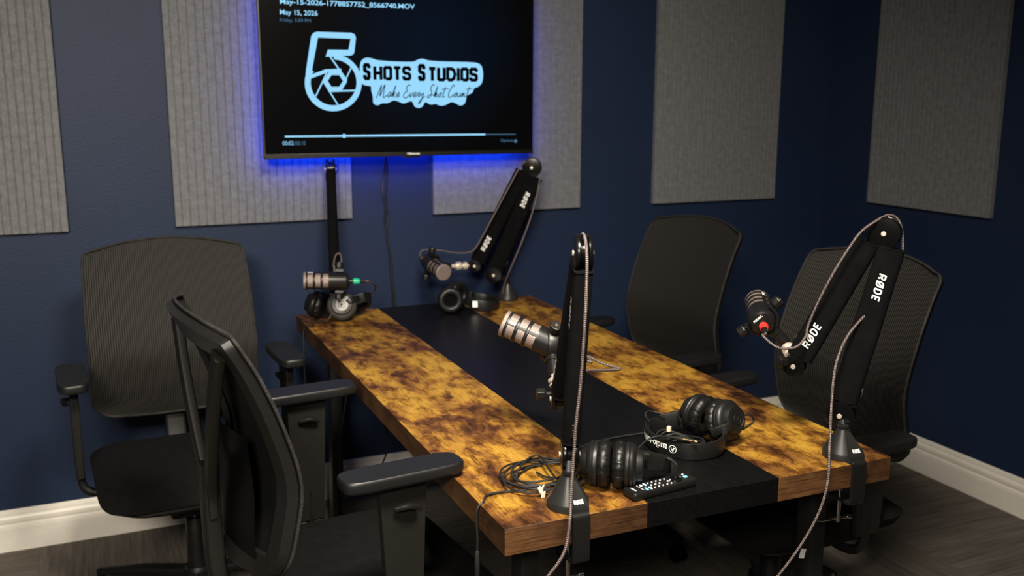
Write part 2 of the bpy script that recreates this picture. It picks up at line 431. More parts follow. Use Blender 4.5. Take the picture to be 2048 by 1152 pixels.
# felt panels with pressed grooves
def panel(label, o, xd, nd, width, zb, zt, pitch, groove, depth=.022):
    o, xd, nd = V(o), V(xd), V(nd); o = o + nd*.0012; bm = BM()
    prof = [(0, 0), (0, depth-.002), (.002, depth)]
    k = int(width/pitch); ph = (width-k*pitch)/2 + pitch/2
    for i in range(k):
        s = ph + i*pitch
        prof += [(s-.0026, depth), (s-.0008, depth-groove), (s+.0008, depth-groove), (s+.0026, depth)]
    prof += [(width-.002, depth), (width, depth-.002), (width, 0)]
    prism(bm, [o + xd*p[0] + nd*p[1] + V((0, 0, zb)) for p in prof], (0, 0, zt-zb))
    p = obj('acoustic_panel', fixn(bm), 'felt', smooth=False, loc=o + V((0, 0, zb)))
    return tag(p, label, 'acoustic panel', 'grey felt wall panels')
ZB, ZT = 1.0552, 2.28
panel('grey grooved felt panel at the far left of the back wall, away from the television', (-3.0668-.606, 0, 0), (1, 0, 0), (0, -1, 0), .606, ZB, ZT, .0235, .0035)
panel('grey grooved felt panel lit blue behind the television screen, its left half showing', (-2.7415, 0, 0), (1, 0, 0), (0, -1, 0), .600, ZB, ZT, .0265, .003)
panel('grey felt panel behind the right end of the television, above the boom arm', (-1.8349, 0, 0), (1, 0, 0), (0, -1, 0), .608, ZB, ZT, .027, .001)
panel('grey felt panel on the back wall between television and room corner', (-.8892, 0, 0), (1, 0, 0), (0, -1, 0), .610, ZB, ZT, .021, .0012)
panel('grey ribbed felt panel hanging on the right hand wall', (0, -.9013, 0), (0, 1, 0), (-1, 0, 0), .606, ZB, ZT, .0225, .0028)

# ------------------------------------------------------------------ television
TY = -.14
TX0, TX1, TZ0 = at_y(530, 319, TY).x, at_y(1064, 306, TY).x, at_y(797, 312.5, TY).z
TZ1 = TZ0 + .566
tv = thing('television', 'large flat television with a lit media player screen on the blue wall', 'television', ((TX0+TX1)/2, -.06, TZ0))
bm = BM(); box(bm, ((TX0+TX1)/2, TY+.018, (TZ0+TZ1)/2), (TX1-TX0, .030, TZ1-TZ0)); obj('cabinet', bm, 'black_plastic', tv, bev=.003)
bm = BM(); box(bm, ((TX0+TX1)/2, -.066, (TZ0+TZ1)/2+.05), (.42, .086, .28)); obj('rear_housing', bm, 'black_plastic', tv, bev=.01)
bm = BM()   # bright thin edge rails and the bottom rail with its badge
for x in (TX0, TX1): box(bm, (x, TY+.004, (TZ0+TZ1)/2), (.004, .012, TZ1-TZ0+.004))
box(bm, ((TX0+TX1)/2, TY+.002, TZ1), (TX1-TX0, .012, .004))
obj('bezel', bm, 'trim_metal', tv, smooth=False)
bm = BM(); box(bm, ((TX0+TX1)/2, TY+.001, TZ0+.008), (TX1-TX0+.003, .016, .016), mi=0)
box(bm, ((TX0+TX1)/2+.02, TY+.002, TZ0-.003), (.06, .01, .006), mi=0)
bx = (TX0+TX1)/2+.003
text(bm, 'Hisense', lambda x, y: V((bx+x, TY-.0076, TZ0+.0045+y)), .045, .009, off=.02, mi=1)
obj('bottom_rail', bm, ['trim_metal', 'white_print'], tv, bev=.0015)
# the screen and its picture
SY = TY-.0005
def lg(cx, cy, dy=0.):
    p = at_y(500+cx*.30377, cy*.30377, SY); p.y = SY-dy; return p
bm = BM(); box(bm, ((TX0+TX1)/2, TY+.002, (TZ0+TZ1)/2+.008), (TX1-TX0-.006, .005, TZ1-TZ0-.018))
scr = obj('screen', bm, 'screen_glass', tv, smooth=False)
bm = BM()
def disc2(cx, cy, r, dy, mi, n=48): poly(bm, [lg(cx+r*math.cos(2*PI*i/n), cy+r*math.sin(2*PI*i/n), dy) for i in range(n)], mi)
def line2(x0, y0, x1, y1, w, dy, mi):
    d = math.hypot(x1-x0, y1-y0); nx, ny = -(y1-y0)/d*w/2, (x1-x0)/d*w/2
    poly(bm, [lg(x0+nx, y0+ny, dy), lg(x1+nx, y1+ny, dy), lg(x1-nx, y1-ny, dy), lg(x0-nx, y0-ny, dy)], mi)
def chaikin(P, k=2):
    for _ in range(k):
        Q = []
        for i in range(len(P)):
            a, b_ = P[i], P[(i+1) % len(P)]
            Q += [(a[0]*.75+b_[0]*.25, a[1]*.75+b_[1]*.25), (a[0]*.25+b_[0]*.75, a[1]*.25+b_[1]*.75)]
        P = Q
    return P
# 0 light blue, 1 dark, 2 dim blue ; layers half a millimetre apart
disc2(548, 545, 188, .0004, 0)
poly(bm, [lg(x, y, .0004) for x, y in [(402, 240), (415, 218), (440, 208), (668, 216), (690, 226), (697, 248), (687, 342), (680, 358), (660, 366), (600, 366), (600, 480), (366, 500), (368, 466)]], 0)
disc2(550, 543, 151, .0008, 1)
poly(bm, [lg(x, y, .00095) for x, y in [(447, 247), (662, 256), (648, 328), (512, 326), (497, 374), (548, 374), (592, 462), (500, 466), (407, 467)]], 1)
for ln in ((524, 368, 636, 528, 10), (672, 432, 596, 596, 9), (694, 596, 530, 601, 11), (578, 690, 478, 530, 9), (432, 634, 505, 480, 10), (392, 508, 505, 466, 24), (500, 466, 600, 462, 20)): line2(*ln[:4], ln[4], .0012, 0)
poly(bm, [lg(561+78*math.cos(PI/3*i+.02), 535+78*math.sin(PI/3*i+.02), .0014) for i in range(6)], 0)
poly(bm, [lg(561+50*math.cos(PI/3*i+.02), 533+44*math.sin(PI/3*i+.02), .0018) for i in range(6)], 1)
stk = chaikin([(722, 430), (735, 392), (770, 377), (815, 388), (850, 400), (1080, 410), (1100, 392), (1140, 385), (1185, 404), (1480, 408), (1522, 425), (1535, 470), (1532, 540), (1505, 572), (1474, 578), (1466, 612), (1424, 628), (1418, 682), (1386, 699), (1358, 682), (1325, 668), (1290, 692), (1252, 699), (1222, 682), (1188, 692), (1152, 666), (1138, 702), (1110, 714), (1080, 702), (1068, 662), (1038, 672), (1010, 684), (978, 668), (945, 658), (905, 682), (870, 677), (840, 697), (808, 682), (810, 640), (796, 592), (800, 566), (760, 564), (722, 545)])
poly(bm, [lg(x, y, .0006) for x, y in stk], 0)
def tbox(s, x0, y0, x1, h, dy, mi, off=0., shear=0.):
    """x0,y0: left end of the baseline; x1: right end; h: height, in the screen's own picture units."""
    A = lg(x0, y0, dy); w = lg(x1, y0, dy).x-A.x; hh = A.z - lg(x0, y0+h, dy).z
    text(bm, s, lambda x, y: V((A.x+x, SY-dy, A.z+y)), w, hh, off, shear, mi)
def sbox(wd, x0, y0, x1, h, sw):
    A = lg(x0, y0, .0012); w = lg(x1, y0).x-A.x; hh = A.z-lg(x0, y0+h).z; sw = lg(x0+sw, y0).x-lg(x0, y0).x
    strokes(bm, wd, lambda x, y: V((A.x+x, SY-.0012, A.z+y)), w, hh, sw, .36, mi=1)
sbox('S', 745, 528, 795, 113, 23); sbox('HOTS', 812, 529, 1062, 96, 21); sbox('S', 1106, 534, 1156, 113, 23); sbox('TUDIOS', 1172, 536, 1500, 96, 21)
# handwriting strokes (unit boxes: x advance, strokes)
HW = {'M': (1.5, [[(0, -.1), (.25, .7), (.4, 1.1), (.42, .5), (.45, .1), (.7, .8), (.85, 1.15), (.88, .6), (.95, 0), (1.2, .05), (1.45, .2)]]),
      'a': (.65, [[(.5, .4), (.25, .45), (.05, .15), (.25, 0), (.48, .4), (.48, .1), (.62, .1)]]),
      'k': (.6, [[(0, .1), (.2, .9), (.25, 1.0), (.1, 0)], [(.12, .25), (.42, .45), (.2, .25), (.5, 0)]]),
      'e': (.55, [[(0, .12), (.35, .25), (.3, .45), (.08, .25), (.2, 0), (.5, .15)]]),
      'E': (1.0, [[(.9, 1.05), (.6, 1.12), (.35, .8), (.6, .58), (.2, .35), (.25, 0), (.6, -.05), (.95, .2)]]),
      'v': (.5, [[(0, .4), (.15, 0), (.4, .4), (.5, .38)]]),
      'r': (.45, [[(0, .1), (.15, .42), (.3, .38), (.25, .05), (.42, .1)]]),
      'y': (.7, [[(0, .4), (.1, .1), (.4, .4), (.3, -.3), (.0, -.65), (.15, -.3), (.65, .1)]]),
      'S': (.95, [[(.75, 1.05), (.5, 1.15), (.3, .8), (.55, .4), (.4, 0), (.05, 0), (.3, .2), (.9, .2)]]),
      'h': (.6, [[(0, .1), (.28, 1.0), (.1, 0), (.3, .42), (.38, .05), (.55, .1)]]),
      'o': (.5, [[(.3, .4), (.05, .2), (.2, 0), (.38, .25), (.28, .4), (.5, .38)]]),
      't': (.5, [[(.3, .95), (.15, .05), (.4, .08)], [(-.15, .72), (.75, .78)]]),
      'C': (.85, [[(.75, .95), (.55, 1.1), (.15, .5), (.2, .02), (.6, .05), (.8, .25)]]),
      'u': (.6, [[(0, .4), (.08, .05), (.35, .1), (.42, .4), (.4, .08), (.58, .12)]]),
      'n': (.6, [[(0, .05), (.1, .4), (.1, .05), (.32, .42), (.38, .05), (.58, .12)]]), ' ': (.3, [])}
def ribbon(pts, w, dy, mi):
    q = catmull([V((x, y, 0)) for x, y in pts], 5)
    for a, b_ in zip(q, q[1:]):
        if (b_-a).length > 1e-4: line2(a.x, a.y, b_.x+(b_.x-a.x)*.15, b_.y+(b_.y-a.y)*.15, w, dy, mi)
msg = 'Make Every Shot Count'; tot = sum(HW[ch][0] for ch in msg); cx = 832; kx = (1440-832)/tot
for ch in msg:
    adv, sts = HW[ch]
    for s_ in sts: ribbon([(cx+x*kx+y*14, 640-y*72) for x, y in s_], 5.5, .0012, 1)
    cx += adv*kx
tbox('May-15-2026-1778857752_8566740.MOV', 197, 36, 1085, 46, .0006, 0, .022)
tbox('May 15, 2026', 197, 106, 446, 44, .0006, 0, .016)
tbox('Friday, 5:09 PM', 197, 148, 400, 30, .0006, 2)
line2(229, 899, 1548, 885, 13, .0006, 0); line2(1548, 885, 1748, 884, 5, .0006, 2); disc2(619, 895, 14, .001, 0)
tbox('00:02', 215, 956, 287, 26, .0006, 0, .0); tbox('/00:10', 290, 956, 366, 26, .0006, 2)
tbox('Options', 1650, 940, 1730, 24, .0006, 2); disc2(1748, 929, 11, .0006, 2)
obj('screen_picture', bm, ['screen_text', 'screen_dark', 'screen_dim_text'], scr, smooth=False)
bm = BM()   # tape stuck to the back: the emitting side faces the wall
box(bm, ((TX0+TX1)/2, TY+.035, TZ0+.010), (TX1-TX0-.06, .003, .019))
for x in (TX0+.026, TX1-.026): box(bm, (x, TY+.035, (TZ0+TZ1)/2), (.008, .003, TZ1-TZ0-.04))
bm.normal_update()
for f in bm.faces: f.material_index = 0 if f.normal.y > .5 else 1
obj('light_strip', bm, ['led_blue', 'black_plastic'], tv, smooth=False, label='blue glowing light strip behind the screen')
def wallcord(name, label, pts, r):
    bm = BM(); tube(bm, pts, r, 8); o = obj(name, bm, 'rubber', loc=V(pts[-1])); return tag(o, label, 'cable')
ys = -.012
wallcord('power_cable', 'thin black cable with a loose kink hanging down the wall under the television', [at_y(u, v, y) for u, v, y in [(774, 300, -.06), (768, 345, ys), (766, 390, ys), (776, 430, ys), (773, 470, ys), (782, 520, ys), (785, 560, ys), (790, 612, ys), (790, 700, ys)]], .0032)
wallcord('signal_cable', 'straighter thin black cable behind the kinked one, hanging under the television', [at_y(u, v, y) for u, v, y in [(771, 300, -.06), (774, 340, ys), (772, 400, ys), (770, 440, ys), (778, 500, ys), (781, 540, ys), (786, 610, ys), (784, 700, ys)]], .0028)

# ------------------------------------------------------------------ table
TBX, TBY, TW, TL, TH, TT = -2.3826, -1.971, .8734, 1.8112, .75, .0501
S1, S2 = .2864, .586
tb = thing('conference_table', 'long conference table with rustic wood boards, black middle strip and black legs', 'table', (TBX+TW/2, TBY+TL/2, 0))
def board(name, xa, xb, mats, mi_top, mi_end, mi_side, label=None):
    bm = BM(); box(bm, ((xa+xb)/2, TBY+TL/2, TH-TT/2), (xb-xa, TL, TT)); bm.normal_update()
    for f in bm.faces: f.material_index = mi_top if abs(f.normal.z) > .5 else mi_end if abs(f.normal.y) > .5 else mi_side
    return obj(name, bm, mats, tb, smooth=False, bev=.0007, seg=1, label=label)
W3 = ['rustic_wood', 'rustic_edge', 'rustic_edge_long']
board('wood_board', TBX, TBX+S1, W3, 0, 1, 2, 'mottled gold and brown wood board')
board('centre_board', TBX+S1+.0008, TBX+S2-.0008, ['black_board'], 0, 0, 0, 'matte black middle strip')
board('wood_board', TBX+S2, TBX+TW, W3, 0, 1, 2, 'mottled gold and brown wood board')
for yy in (TBY+.12, TBY+TL-.14):
    zt = TH-TT
    for sx in (-1, 1):
        bm = BM(); cx0 = TBX+TW/2
        a = V((cx0+sx*.352, yy, 0.0)); b_ = V((cx0+sx*.342, yy, zt-.012))
        sweep(bm, [a, b_], rrect(.038, .05, .004, 2), up=(0, 1, 0)); obj('leg', bm, 'table_leg_metal', tb)
    bm = BM(); box(bm, (TBX+TW/2, yy, zt-.006), (.78, .06, .012)); obj('top_bar', bm, 'table_leg_metal', tb, bev=.002)
    bm = BM(); box(bm, (TBX+TW/2, yy, .16), (.63, .04, .04)); obj('foot_bar', bm, 'table_leg_metal', tb, bev=.002)
bm = BM(); box(bm, (TBX+TW/2, TBY+TL/2, zt-.03), (.05, TL-.31, .04)); obj('stretcher', bm, 'table_leg_metal', tb, bev=.002)
p = at_y(1605, 1107, TBY+.094)
bm = BM(); box(bm, p, (.014, .001, .022), Matrix.Rotation(.25, 3, 'Y'), 0)
obj('sticker', bm, 'white_print', tb, smooth=False, label='small white sticker')

# ------------------------------------------------------------------ chairs (local: faces +x, origin on the floor under the gas lift)
PRX = [(.50, -.275), (.55, -.258), (.62, -.237), (.73, -.22), (.84, -.245), (.95, -.287), (1.07, -.345)]
def back_x(z):
    for (z0, x0), (z1, x1) in zip(PRX, PRX[1:]):
        if z <= z1 or z1 == PRX[-1][0]:
            t = (z-z0)/(z1-z0); break
    i = [p[0] for p in PRX].index(z0)
    pm = PRX[max(i-1, 0)][1]; pn = PRX[min(i+2, len(PRX)-1)][1]
    t2, t3 = t*t, t*t*t
    return .5*(2*x0 + (x1-pm)*t + (2*pm-5*x0+4*x1-pn)*t2 + (3*x0-pm-3*x1+pn)*t3)
BACK = [0., 0.]
def back_pt(s, t, off=0.):
    """s in -1..1 across, t in 0..1 up"""
    w = .240*(1-.035*max(0, (t-.45)/.55)**2)
    dt, db, ra, rb = (1-t)*.545, t*.545, .028, .075
    if dt < ra: w -= ra-math.sqrt(max(0, ra*ra-(ra-dt)**2))
    if db < rb: w -= rb-math.sqrt(max(0, rb*rb-(rb-db)**2))
    zt = 1.054-.022*s*s; zb = .515+.02*s*s
    z = zb + t*(zt-zb)
    return V((back_x(z)+.035*s*s+off+BACK[0], s*w, z+BACK[1]))
def make_chair(label, loc, rz, pad_z, bdx=0., bdz=0.):
    ch = thing('office_chair', label, 'office chair', loc, rz, 'black mesh office chairs round the table')
    BACK[:] = [bdx, bdz]
    def P(name, bm, mat, parent=ch, **kw): return obj(name, fixn(bm) if kw.pop('fix', True) else bm, mat, parent, world=False, **kw)
    # mesh web
    bm = BM(); ul = bm.loops.layers.uv.verify(); NS, NT = 40, 44
    ts = [.5-.5*math.cos(PI*j/NT) for j in range(NT+1)]
    for side in (0, 1):
        off = -.003*side
        g = [[bm.verts.new(back_pt(-1+2*i/NS, ts[j], off)) for i in range(NS+1)] for j in range(NT+1)]
        for j in range(NT):
            for i in range(NS):
                q = [(i, j), (i+1, j), (i+1, j+1), (i, j+1)]
                f = bm.faces.new([g[b_][a] for a, b_ in (q if not side else q[::-1])]); f.material_index = side
                for l, (a, b_) in zip(f.loops, (q if not side else q[::-1])): l[ul].uv = (a/NS, ts[b_]*.55/.5)
    mesh = P('back_mesh', bm, ['chair_mesh', 'seat_fabric'], fix=False)
    # rim frame behind the web
    def outline(inset, off):
        pts = []
        n = 40; k = inset/.24; S_ = 1-k; ta, tb = inset*1.5/.545, 1-inset*1.5/.545
        tt = [ta+(tb-ta)*(.5-.5*math.cos(PI*j/(n-1))) for j in range(n)]
        for t in tt: pts.append((S_, t))
        for i in range(1, n-1): pts.append((S_-2*S_*i/(n-1), tb))
        for t in tt[::-1]: pts.append((-S_, t))
        for i in range(1, n-1): pts.append((-S_+2*S_*i/(n-1), ta))
        return [back_pt(s, t, off) for s, t in pts]
    rings = [outline(.004, -.004), outline(.042, -.012), outline(.042, -.024), outline(.010, -.022)]
    bm = BM(); rv = [[bm.verts.new(p) for p in r] for r in rings]; n = len(rv[0])
    for k in range(4):
        for i in range(n):
            bm.faces.new([rv[k][i], rv[k][(i+1) % n], rv[(k+1) % 4][(i+1) % n], rv[(k+1) % 4][i]])
    P('back_frame', bm, 'soft_black')
    bm = BM(); pth = outline(0, .001); sweep(bm, pth, circ(.0036, 8), up=V((1, 0, .2)), closed=True, uv=True); P('edge_piping', bm, 'piping', mesh)
    # Y shaped spine
    bm = BM()
    stem = catmull([(-.10, 0, .365), (-.20, 0, .37), (-.285, 0, .405), (-.322, 0, .50), (-.330, 0, .62), (-.330, 0, .75)], 6)
    sweep(bm, stem, rrect(.055, .034, .008, 3), up=V((1, 0, .01)), scale=lambda t: 1.25-.3*t)
    for s in (-1, 1):
        arm = catmull([(-.330, s*.014, .64), (-.331, s*.018, .70), (-.326+bdx*.4, s*.075, .80+bdz*.4), (-.318+bdx*.8, s*.130, .895+bdz*.8), (-.311+bdx, s*.184, .992+bdz)], 6)
        sweep(bm, arm, rrect(.038, .020, .005, 3), up=V((1, 0, .01)))
    P('spine', bm, 'post_grey')
    bm = BM(); g = []
    for j in range(13):
        t = j/12; z = .585+.25*t
        g.append([bm.verts.new(V((bdx+back_x(z)-.030-.022*(1-(2*t-1)**2)+.06*(i/8-1)**2*0+.02*((i-8)/8)**2, (i-8)/8*.165*(1-.25*t*t), z))) for i in range(17)])
    for j in range(12):
        for i in range(16): bm.faces.new([g[j][i], g[j][i+1], g[j+1][i+1], g[j+1][i]])
    bmesh.ops.solidify(bm, geom=bm.faces[:], thickness=.012)
    P('lumbar_support', bm, 'leatherette')
    # seat
    bm = BM(); NS, NT = 28, 26; top, bot = [], []
    for j in range(NT+1):
        a = j/NT
        rt_, rb_ = [], []
        for i in range(NS+1):
            s = -1+2*i/NS; u = -1+2*a
            k = max(abs(s), abs(u)); q = (abs(s)**8+abs(u)**8)**.125
            ss, uu = (s*k/q, u*k/q) if q > 1e-6 else (0, 0)
            x = .01+uu*.245; y = ss*.262
            edge = k**8
            zt = .475-.030*edge-.030*max(0, uu)**4-.008*(1-ss*ss)*(1-uu*uu)
            rt_.append(bm.verts.new((x, y, zt)))
            rb_.append(bm.verts.new((x*(1-.05*k), y*(1-.05*k), .398+.02*edge)))
        top.append(rt_); bot.append(rb_)
    for j in range(NT):
        for i in range(NS):
            bm.faces.new([top[j][i], top[j][i+1], top[j+1][i+1], top[j+1][i]]); bm.faces.new([bot[j][i], bot[j+1][i], bot[j+1][i+1], bot[j][i+1]])
    rim_t = top[0]+[r[-1] for r in top[1:]]+top[-1][-2::-1]+[r[0] for r in top[-2:0:-1]]
    rim_b = bot[0]+[r[-1] for r in bot[1:]]+bot[-1][-2::-1]+[r[0] for r in bot[-2:0:-1]]
    for i in range(len(rim_t)):
        j = (i+1) % len(rim_t); bm.faces.new([rim_t[i], rim_b[i], rim_b[j], rim_t[j]])
    P('seat', bm, 'seat_fabric')
    bm = BM(); rings = []
    for sc, z in ((.95, .415), (.96, .398), (.86, .382), (.5, .375)):
        rings.append([bm.verts.new((.01+.24*sc*math.copysign(abs(math.cos(t))**.45, math.cos(t)), .25*sc*math.copysign(abs(math.sin(t))**.45, math.sin(t)), z)) for t in [2*PI*i/40 for i in range(40)]])
    for k in range(3):
        for i in range(40): bm.faces.new([rings[k][i], rings[k][(i+1) % 40], rings[k+1][(i+1) % 40], rings[k+1][i]])
    bm.faces.new(rings[-1]); bm.faces.new(rings[0][::-1])
    P('seat_pan', bm, 'black_plastic')
    bm = BM(); box(bm, (-.02, 0, .345), (.24, .15, .065)); P('tilt_mechanism', bm, 'black_plastic', bev=.012)
    bm = BM(); tube(bm, [(.06, .06, .35), (.06, .20, .35), (.06, .27, .352)], .006, 8); lathe(bm, (.06, .255, .352), (0, 1, 0), [(.009, 0), (.012, .01), (.011, .04), (.006, .045)], 14); P('tilt_lever', bm, 'black_plastic')
    # arms
    for s in (-1, 1):
        bm = BM(); y = s*.293
        tube(bm, [(-.02, s*.16, .388), (-.02, s*.24, .385), (-.025, s*.285, .405), (-.03, y, .46), (-.03, y, .52)], .012, 10, 5)
        P('arm_bracket', bm, 'black_plastic')
        bm = BM()
        prof = [(-.035, 0), (.035, 0), (.048, pad_z-.024-.44), (-.050, pad_z-.024-.44)]
        prism(bm, [V((-.03+a, y-s*.011, .44+h)) for a, h in prof], (0, s*.022, 0)); post = P('arm_post', bm, 'post_grey', bev=.004)
        bm = BM(); sweep(bm, catmull([(-.05, y-.016, pad_z-.075), (-.03, y-.026, pad_z-.070), (-.008, y-.022, pad_z-.078)], 4), rrect(.016, .010, .003, 2), up=(0, 0, 1)); P('height_lever', bm, 'soft_black', post)
        bm = BM()
        out = []
        for i in range(40):
            t = 2*PI*i/40; c_, s_ = math.cos(t), math.sin(t)
            out.append((-.03+.125*math.copysign(abs(c_)**.35, c_), y+.040*math.copysign(abs(s_)**.5, s_)))
        rg = []
        for sc, z in ((.88, -.025), (.97, -.022), (1., -.017), (1., -.006), (.98, -.002), (.93, 0)):
            rg.append([bm.verts.new((-.03+(a+.03)*(1-(1-sc)*.33), y+(b_-y)*sc, pad_z+z)) for a, b_ in out])
        for k in range(5):
            for i in range(40): bm.faces.new([rg[k][i], rg[k][(i+1) % 40], rg[k+1][(i+1) % 40], rg[k+1][i]])
        bm.faces.new(rg[0][::-1]); bm.faces.new(rg[-1]); P('arm_pad', bm, 'pad_black')
    # base
    bm = BM(); lathe(bm, (0, 0, .09), (0, 0, 1), [(.028, 0), (.028, .18), (.026, .185)], 24); P('lift_cover', bm, 'black_plastic')
    bm = BM(); lathe(bm, (0, 0, .2), (0, 0, 1), [(.014, 0), (.014, .13)], 24); P('gas_lift', bm, 'chrome', label='bright steel gas lift column')
    bm = BM(); lathe(bm, (0, 0, .075), (0, 0, 1), [(.045, 0), (.048, .02), (.034, .05)], 24); P('base_hub', bm, 'black_plastic')
    for k in range(5):
        a = 2*PI*k/5+.35; d = V((math.cos(a), math.sin(a), 0))
        bm = BM(); sweep(bm, [d*.03+V((0, 0, .10)), d*.17+V((0, 0, .095)), d*.315+V((0, 0, .078))], rrect(.045, .026, .007, 2), up=(0, 0, 1), scale=lambda t: 1.1-.4*t); sp_ = P('base_spoke', bm, 'black_plastic')
        bm = BM(); c0 = d*.31+V((0, 0, .028)); ax = V((-d.y, d.x, 0))
        for q in (-1, 1): lathe(bm, c0+ax*(q*.014)-ax*.009, ax, [(.015, 0), (.026, .003), (.028, .007), (.028, .011), (.026, .015), (.015, .018)], 22)
        lathe(bm, c0, (0, 0, 1), [(.008, 0), (.008, .045)], 10); box(bm, c0+V((0, 0, .024)), (.03, .03, .012)); P('caster', bm, 'gloss_black', sp_)
    return ch
make_chair('black mesh office chair against the back wall under the left panels, facing the camera', (-2.785, -.60, 0), -PI/2+.052, .735)
make_chair('black mesh office chair seen from behind, its frame nearest the camera at left', (-2.488, -1.41, 0), .112, .783, -.027, .028)
make_chair('black mesh office chair below the panel between television and room corner', (-1.374, -.640, 0), PI+.10, .68, 0, .020)
make_chair('black mesh office chair behind the right boom arm, close to the right wall', (-1.37, -1.445, 0), PI+.03, .68, 0, .022)

# ------------------------------------------------------------------ boom arms
def boom_arm(label, base, e, P0, P1, P2, Nn, edge, s_up, off=.026, knob=1, kdir=None):
    """base: (x, y); e: direction off the table edge; P0 lower pivot, P1 top pivot, P2 end pivot; Nn: normal of the arm plane; s_up: end stud direction"""
    P0, P1, P2, Nn, e = V(P0), V(P1), V(P2), V(Nn).normalized(), V(e)
    B = V((base[0], base[1], TH)); t_ = V((-e.y, e.x, 0))
    r = thing('boom_arm', label, 'microphone boom arm', B, 0, 'boom arms clamped to the table')
    bm = BM()
    lathe(bm, B, (0, 0, 1), [(.036, 0), (.0385, .001), (.0385, .013), (.037, .0155), (.031, .026), (.0135, .057), (.0125, .060)], 40)
    prf = [(.0105, .055, .004), (.0165, .0545, .006), (.045, .020, .0185), (.047, .012, .019), (.047, .0005, .019), (.01, .0005, .019)]
    va = [bm.verts.new(B + e*a + V((0, 0, h)) - t_*w_) for a, h, w_ in prf]; vb = [bm.verts.new(B + e*a + V((0, 0, h)) + t_*w_) for a, h, w_ in prf]
    for q in range(6):
        bm.faces.new([va[q], va[(q+1) % 6], vb[(q+1) % 6], vb[q]])
    bm.faces.new(va[::-1]); bm.faces.new(vb)
    # the name on the front facet
    side = V((0, 0, 1)).cross(e)*1.0
    dz = V((0, 0, 1))*.0385 - e*.028; dz.normalize(); nrm = side.cross(dz)
    c0 = B + e*.0395 + V((0, 0, .0276)) + (V((0, 0, .028)) + e*.0385).normalized()*.0006
    strokes(bm, 'RØDE', lambda x, y: c0 + side*(x-.0100) + dz*(y-.0085), .020, .0085, .0018, mi=1)
    obj('base_cone', bm, ['cone_metal', 'white_print'], r)
    bm = BM(); g = edge+.0045
    pth = [B + e*.020 + V((0, 0, .0035)), B + e*(g-.004) + V((0, 0, .0035))]
    for k in range(5):
        a = k/4*PI/2; pth.append(B + e*(g-.004+.006*math.sin(a)) + V((0, 0, .0035-.006+.006*math.cos(a))))
    pth += [B + e*(g+.002) + V((0, 0, -.080))]
    for k in range(5):
        a = k/4*PI/2; pth.append(B + e*(g-.004+.006*math.cos(a)) + V((0, 0, -.080-.006*math.sin(a))))
    pth += [B + e*(g-.06) + V((0, 0, -.086))]
    sweep(bm, pth, rrect(.036, .006, .0015, 2), up=lambda t: t_, cap=True) if False else None
    # flat bar: width along t_, thickness in the e-z plane
    q = [[bm.verts.new(p + t_*w_ + nn*h_) for w_, h_ in ((-.017, -.003), (.017, -.003), (.017, .003), (-.017, .003))] for p, nn in
         [(pth[i], ((pth[min(i+1, len(pth)-1)]-pth[max(i-1, 0)]).normalized().cross(t_))) for i in range(len(pth))]]
    for a, b_ in zip(q, q[1:]):
        for k in range(4): bm.faces.new([a[k], a[(k+1) % 4], b_[(k+1) % 4], b_[k]])
    bm.faces.new(q[0]); bm.faces.new(q[-1][::-1])
    obj('clamp_bracket', fixn(bm), 'matte_metal', r, bev=.001)
    bm = BM(); s0 = B + e*(g-.047)
    cyl(bm, s0 + V((0, 0, -.145)), s0 + V((0, 0, -.056)), .0042); lathe(bm, s0 + V((0, 0, -.056)), (0, 0, 1), [(.010, 0), (.010, .005)], 20)
    sc = obj('clamp_screw', bm, 'chrome', r)
    bm = BM(); hd = (t_*.95+e*.1).normalized(); cyl(bm, s0 + V((0, 0, -.138)) - hd*.05, s0 + V((0, 0, -.138)) + hd*.022, .0026); lathe(bm, s0 + V((0, 0, -.138)) + hd*.022, hd, [(.0045, 0), (.0045, .009)], 12); obj('screw_handle', bm, 'chrome', sc)
    # post and lower fork
    bm = BM(); top = P0
    cyl(bm, B + V((0, 0, .058)), B + V((0, 0, .066)), .0118); pz = V((B.x, B.y, P0.z-.028))
    cyl(bm, B + V((0, 0, .064)), pz, .0085); sweep(bm, [pz, (pz+P0)/2, P0], rrect(.016, .012, .003, 2), up=Nn)
    obj('swivel_post', bm, 'matte_metal', r)
    def joint(name, P, rad, gap, bolts=(-1, 1)):
        bm = BM()
        for s in (-1, 1):
            lathe(bm, P + Nn*(s*gap), Nn*s, [(rad*.9, -.002), (rad, 0), (rad, .004), (rad*.95, .007), (rad*.6, .0085), (0, .009)], 40)
        lathe(bm, P - Nn*gap, Nn, [(rad*.72, 0), (rad*.72, 2*gap)], 30)
        j = obj(name, bm, 'gloss_black', r)
        bm = BM()
        for s in bolts: lathe(bm, P + Nn*(s*(gap+.008)), Nn*s, [(.0055, -.001), (.0055, .002), (.0045, .0032), (0, .0034)], 16)
        obj('joint_bolt', bm, 'warm_steel', j); return j
    joint('base_joint', P0, .030, .0085); joint('top_joint', P1, .0345, .0085)
    je = joint('end_joint', P2, .024, .008)
    d1 = (P0-P1).normalized(); d2 = (P2-P1).normalized()
    w = Nn.cross(d1).normalized()
    sgn = 1 if (d2-d1).dot(w) > 0 else -1
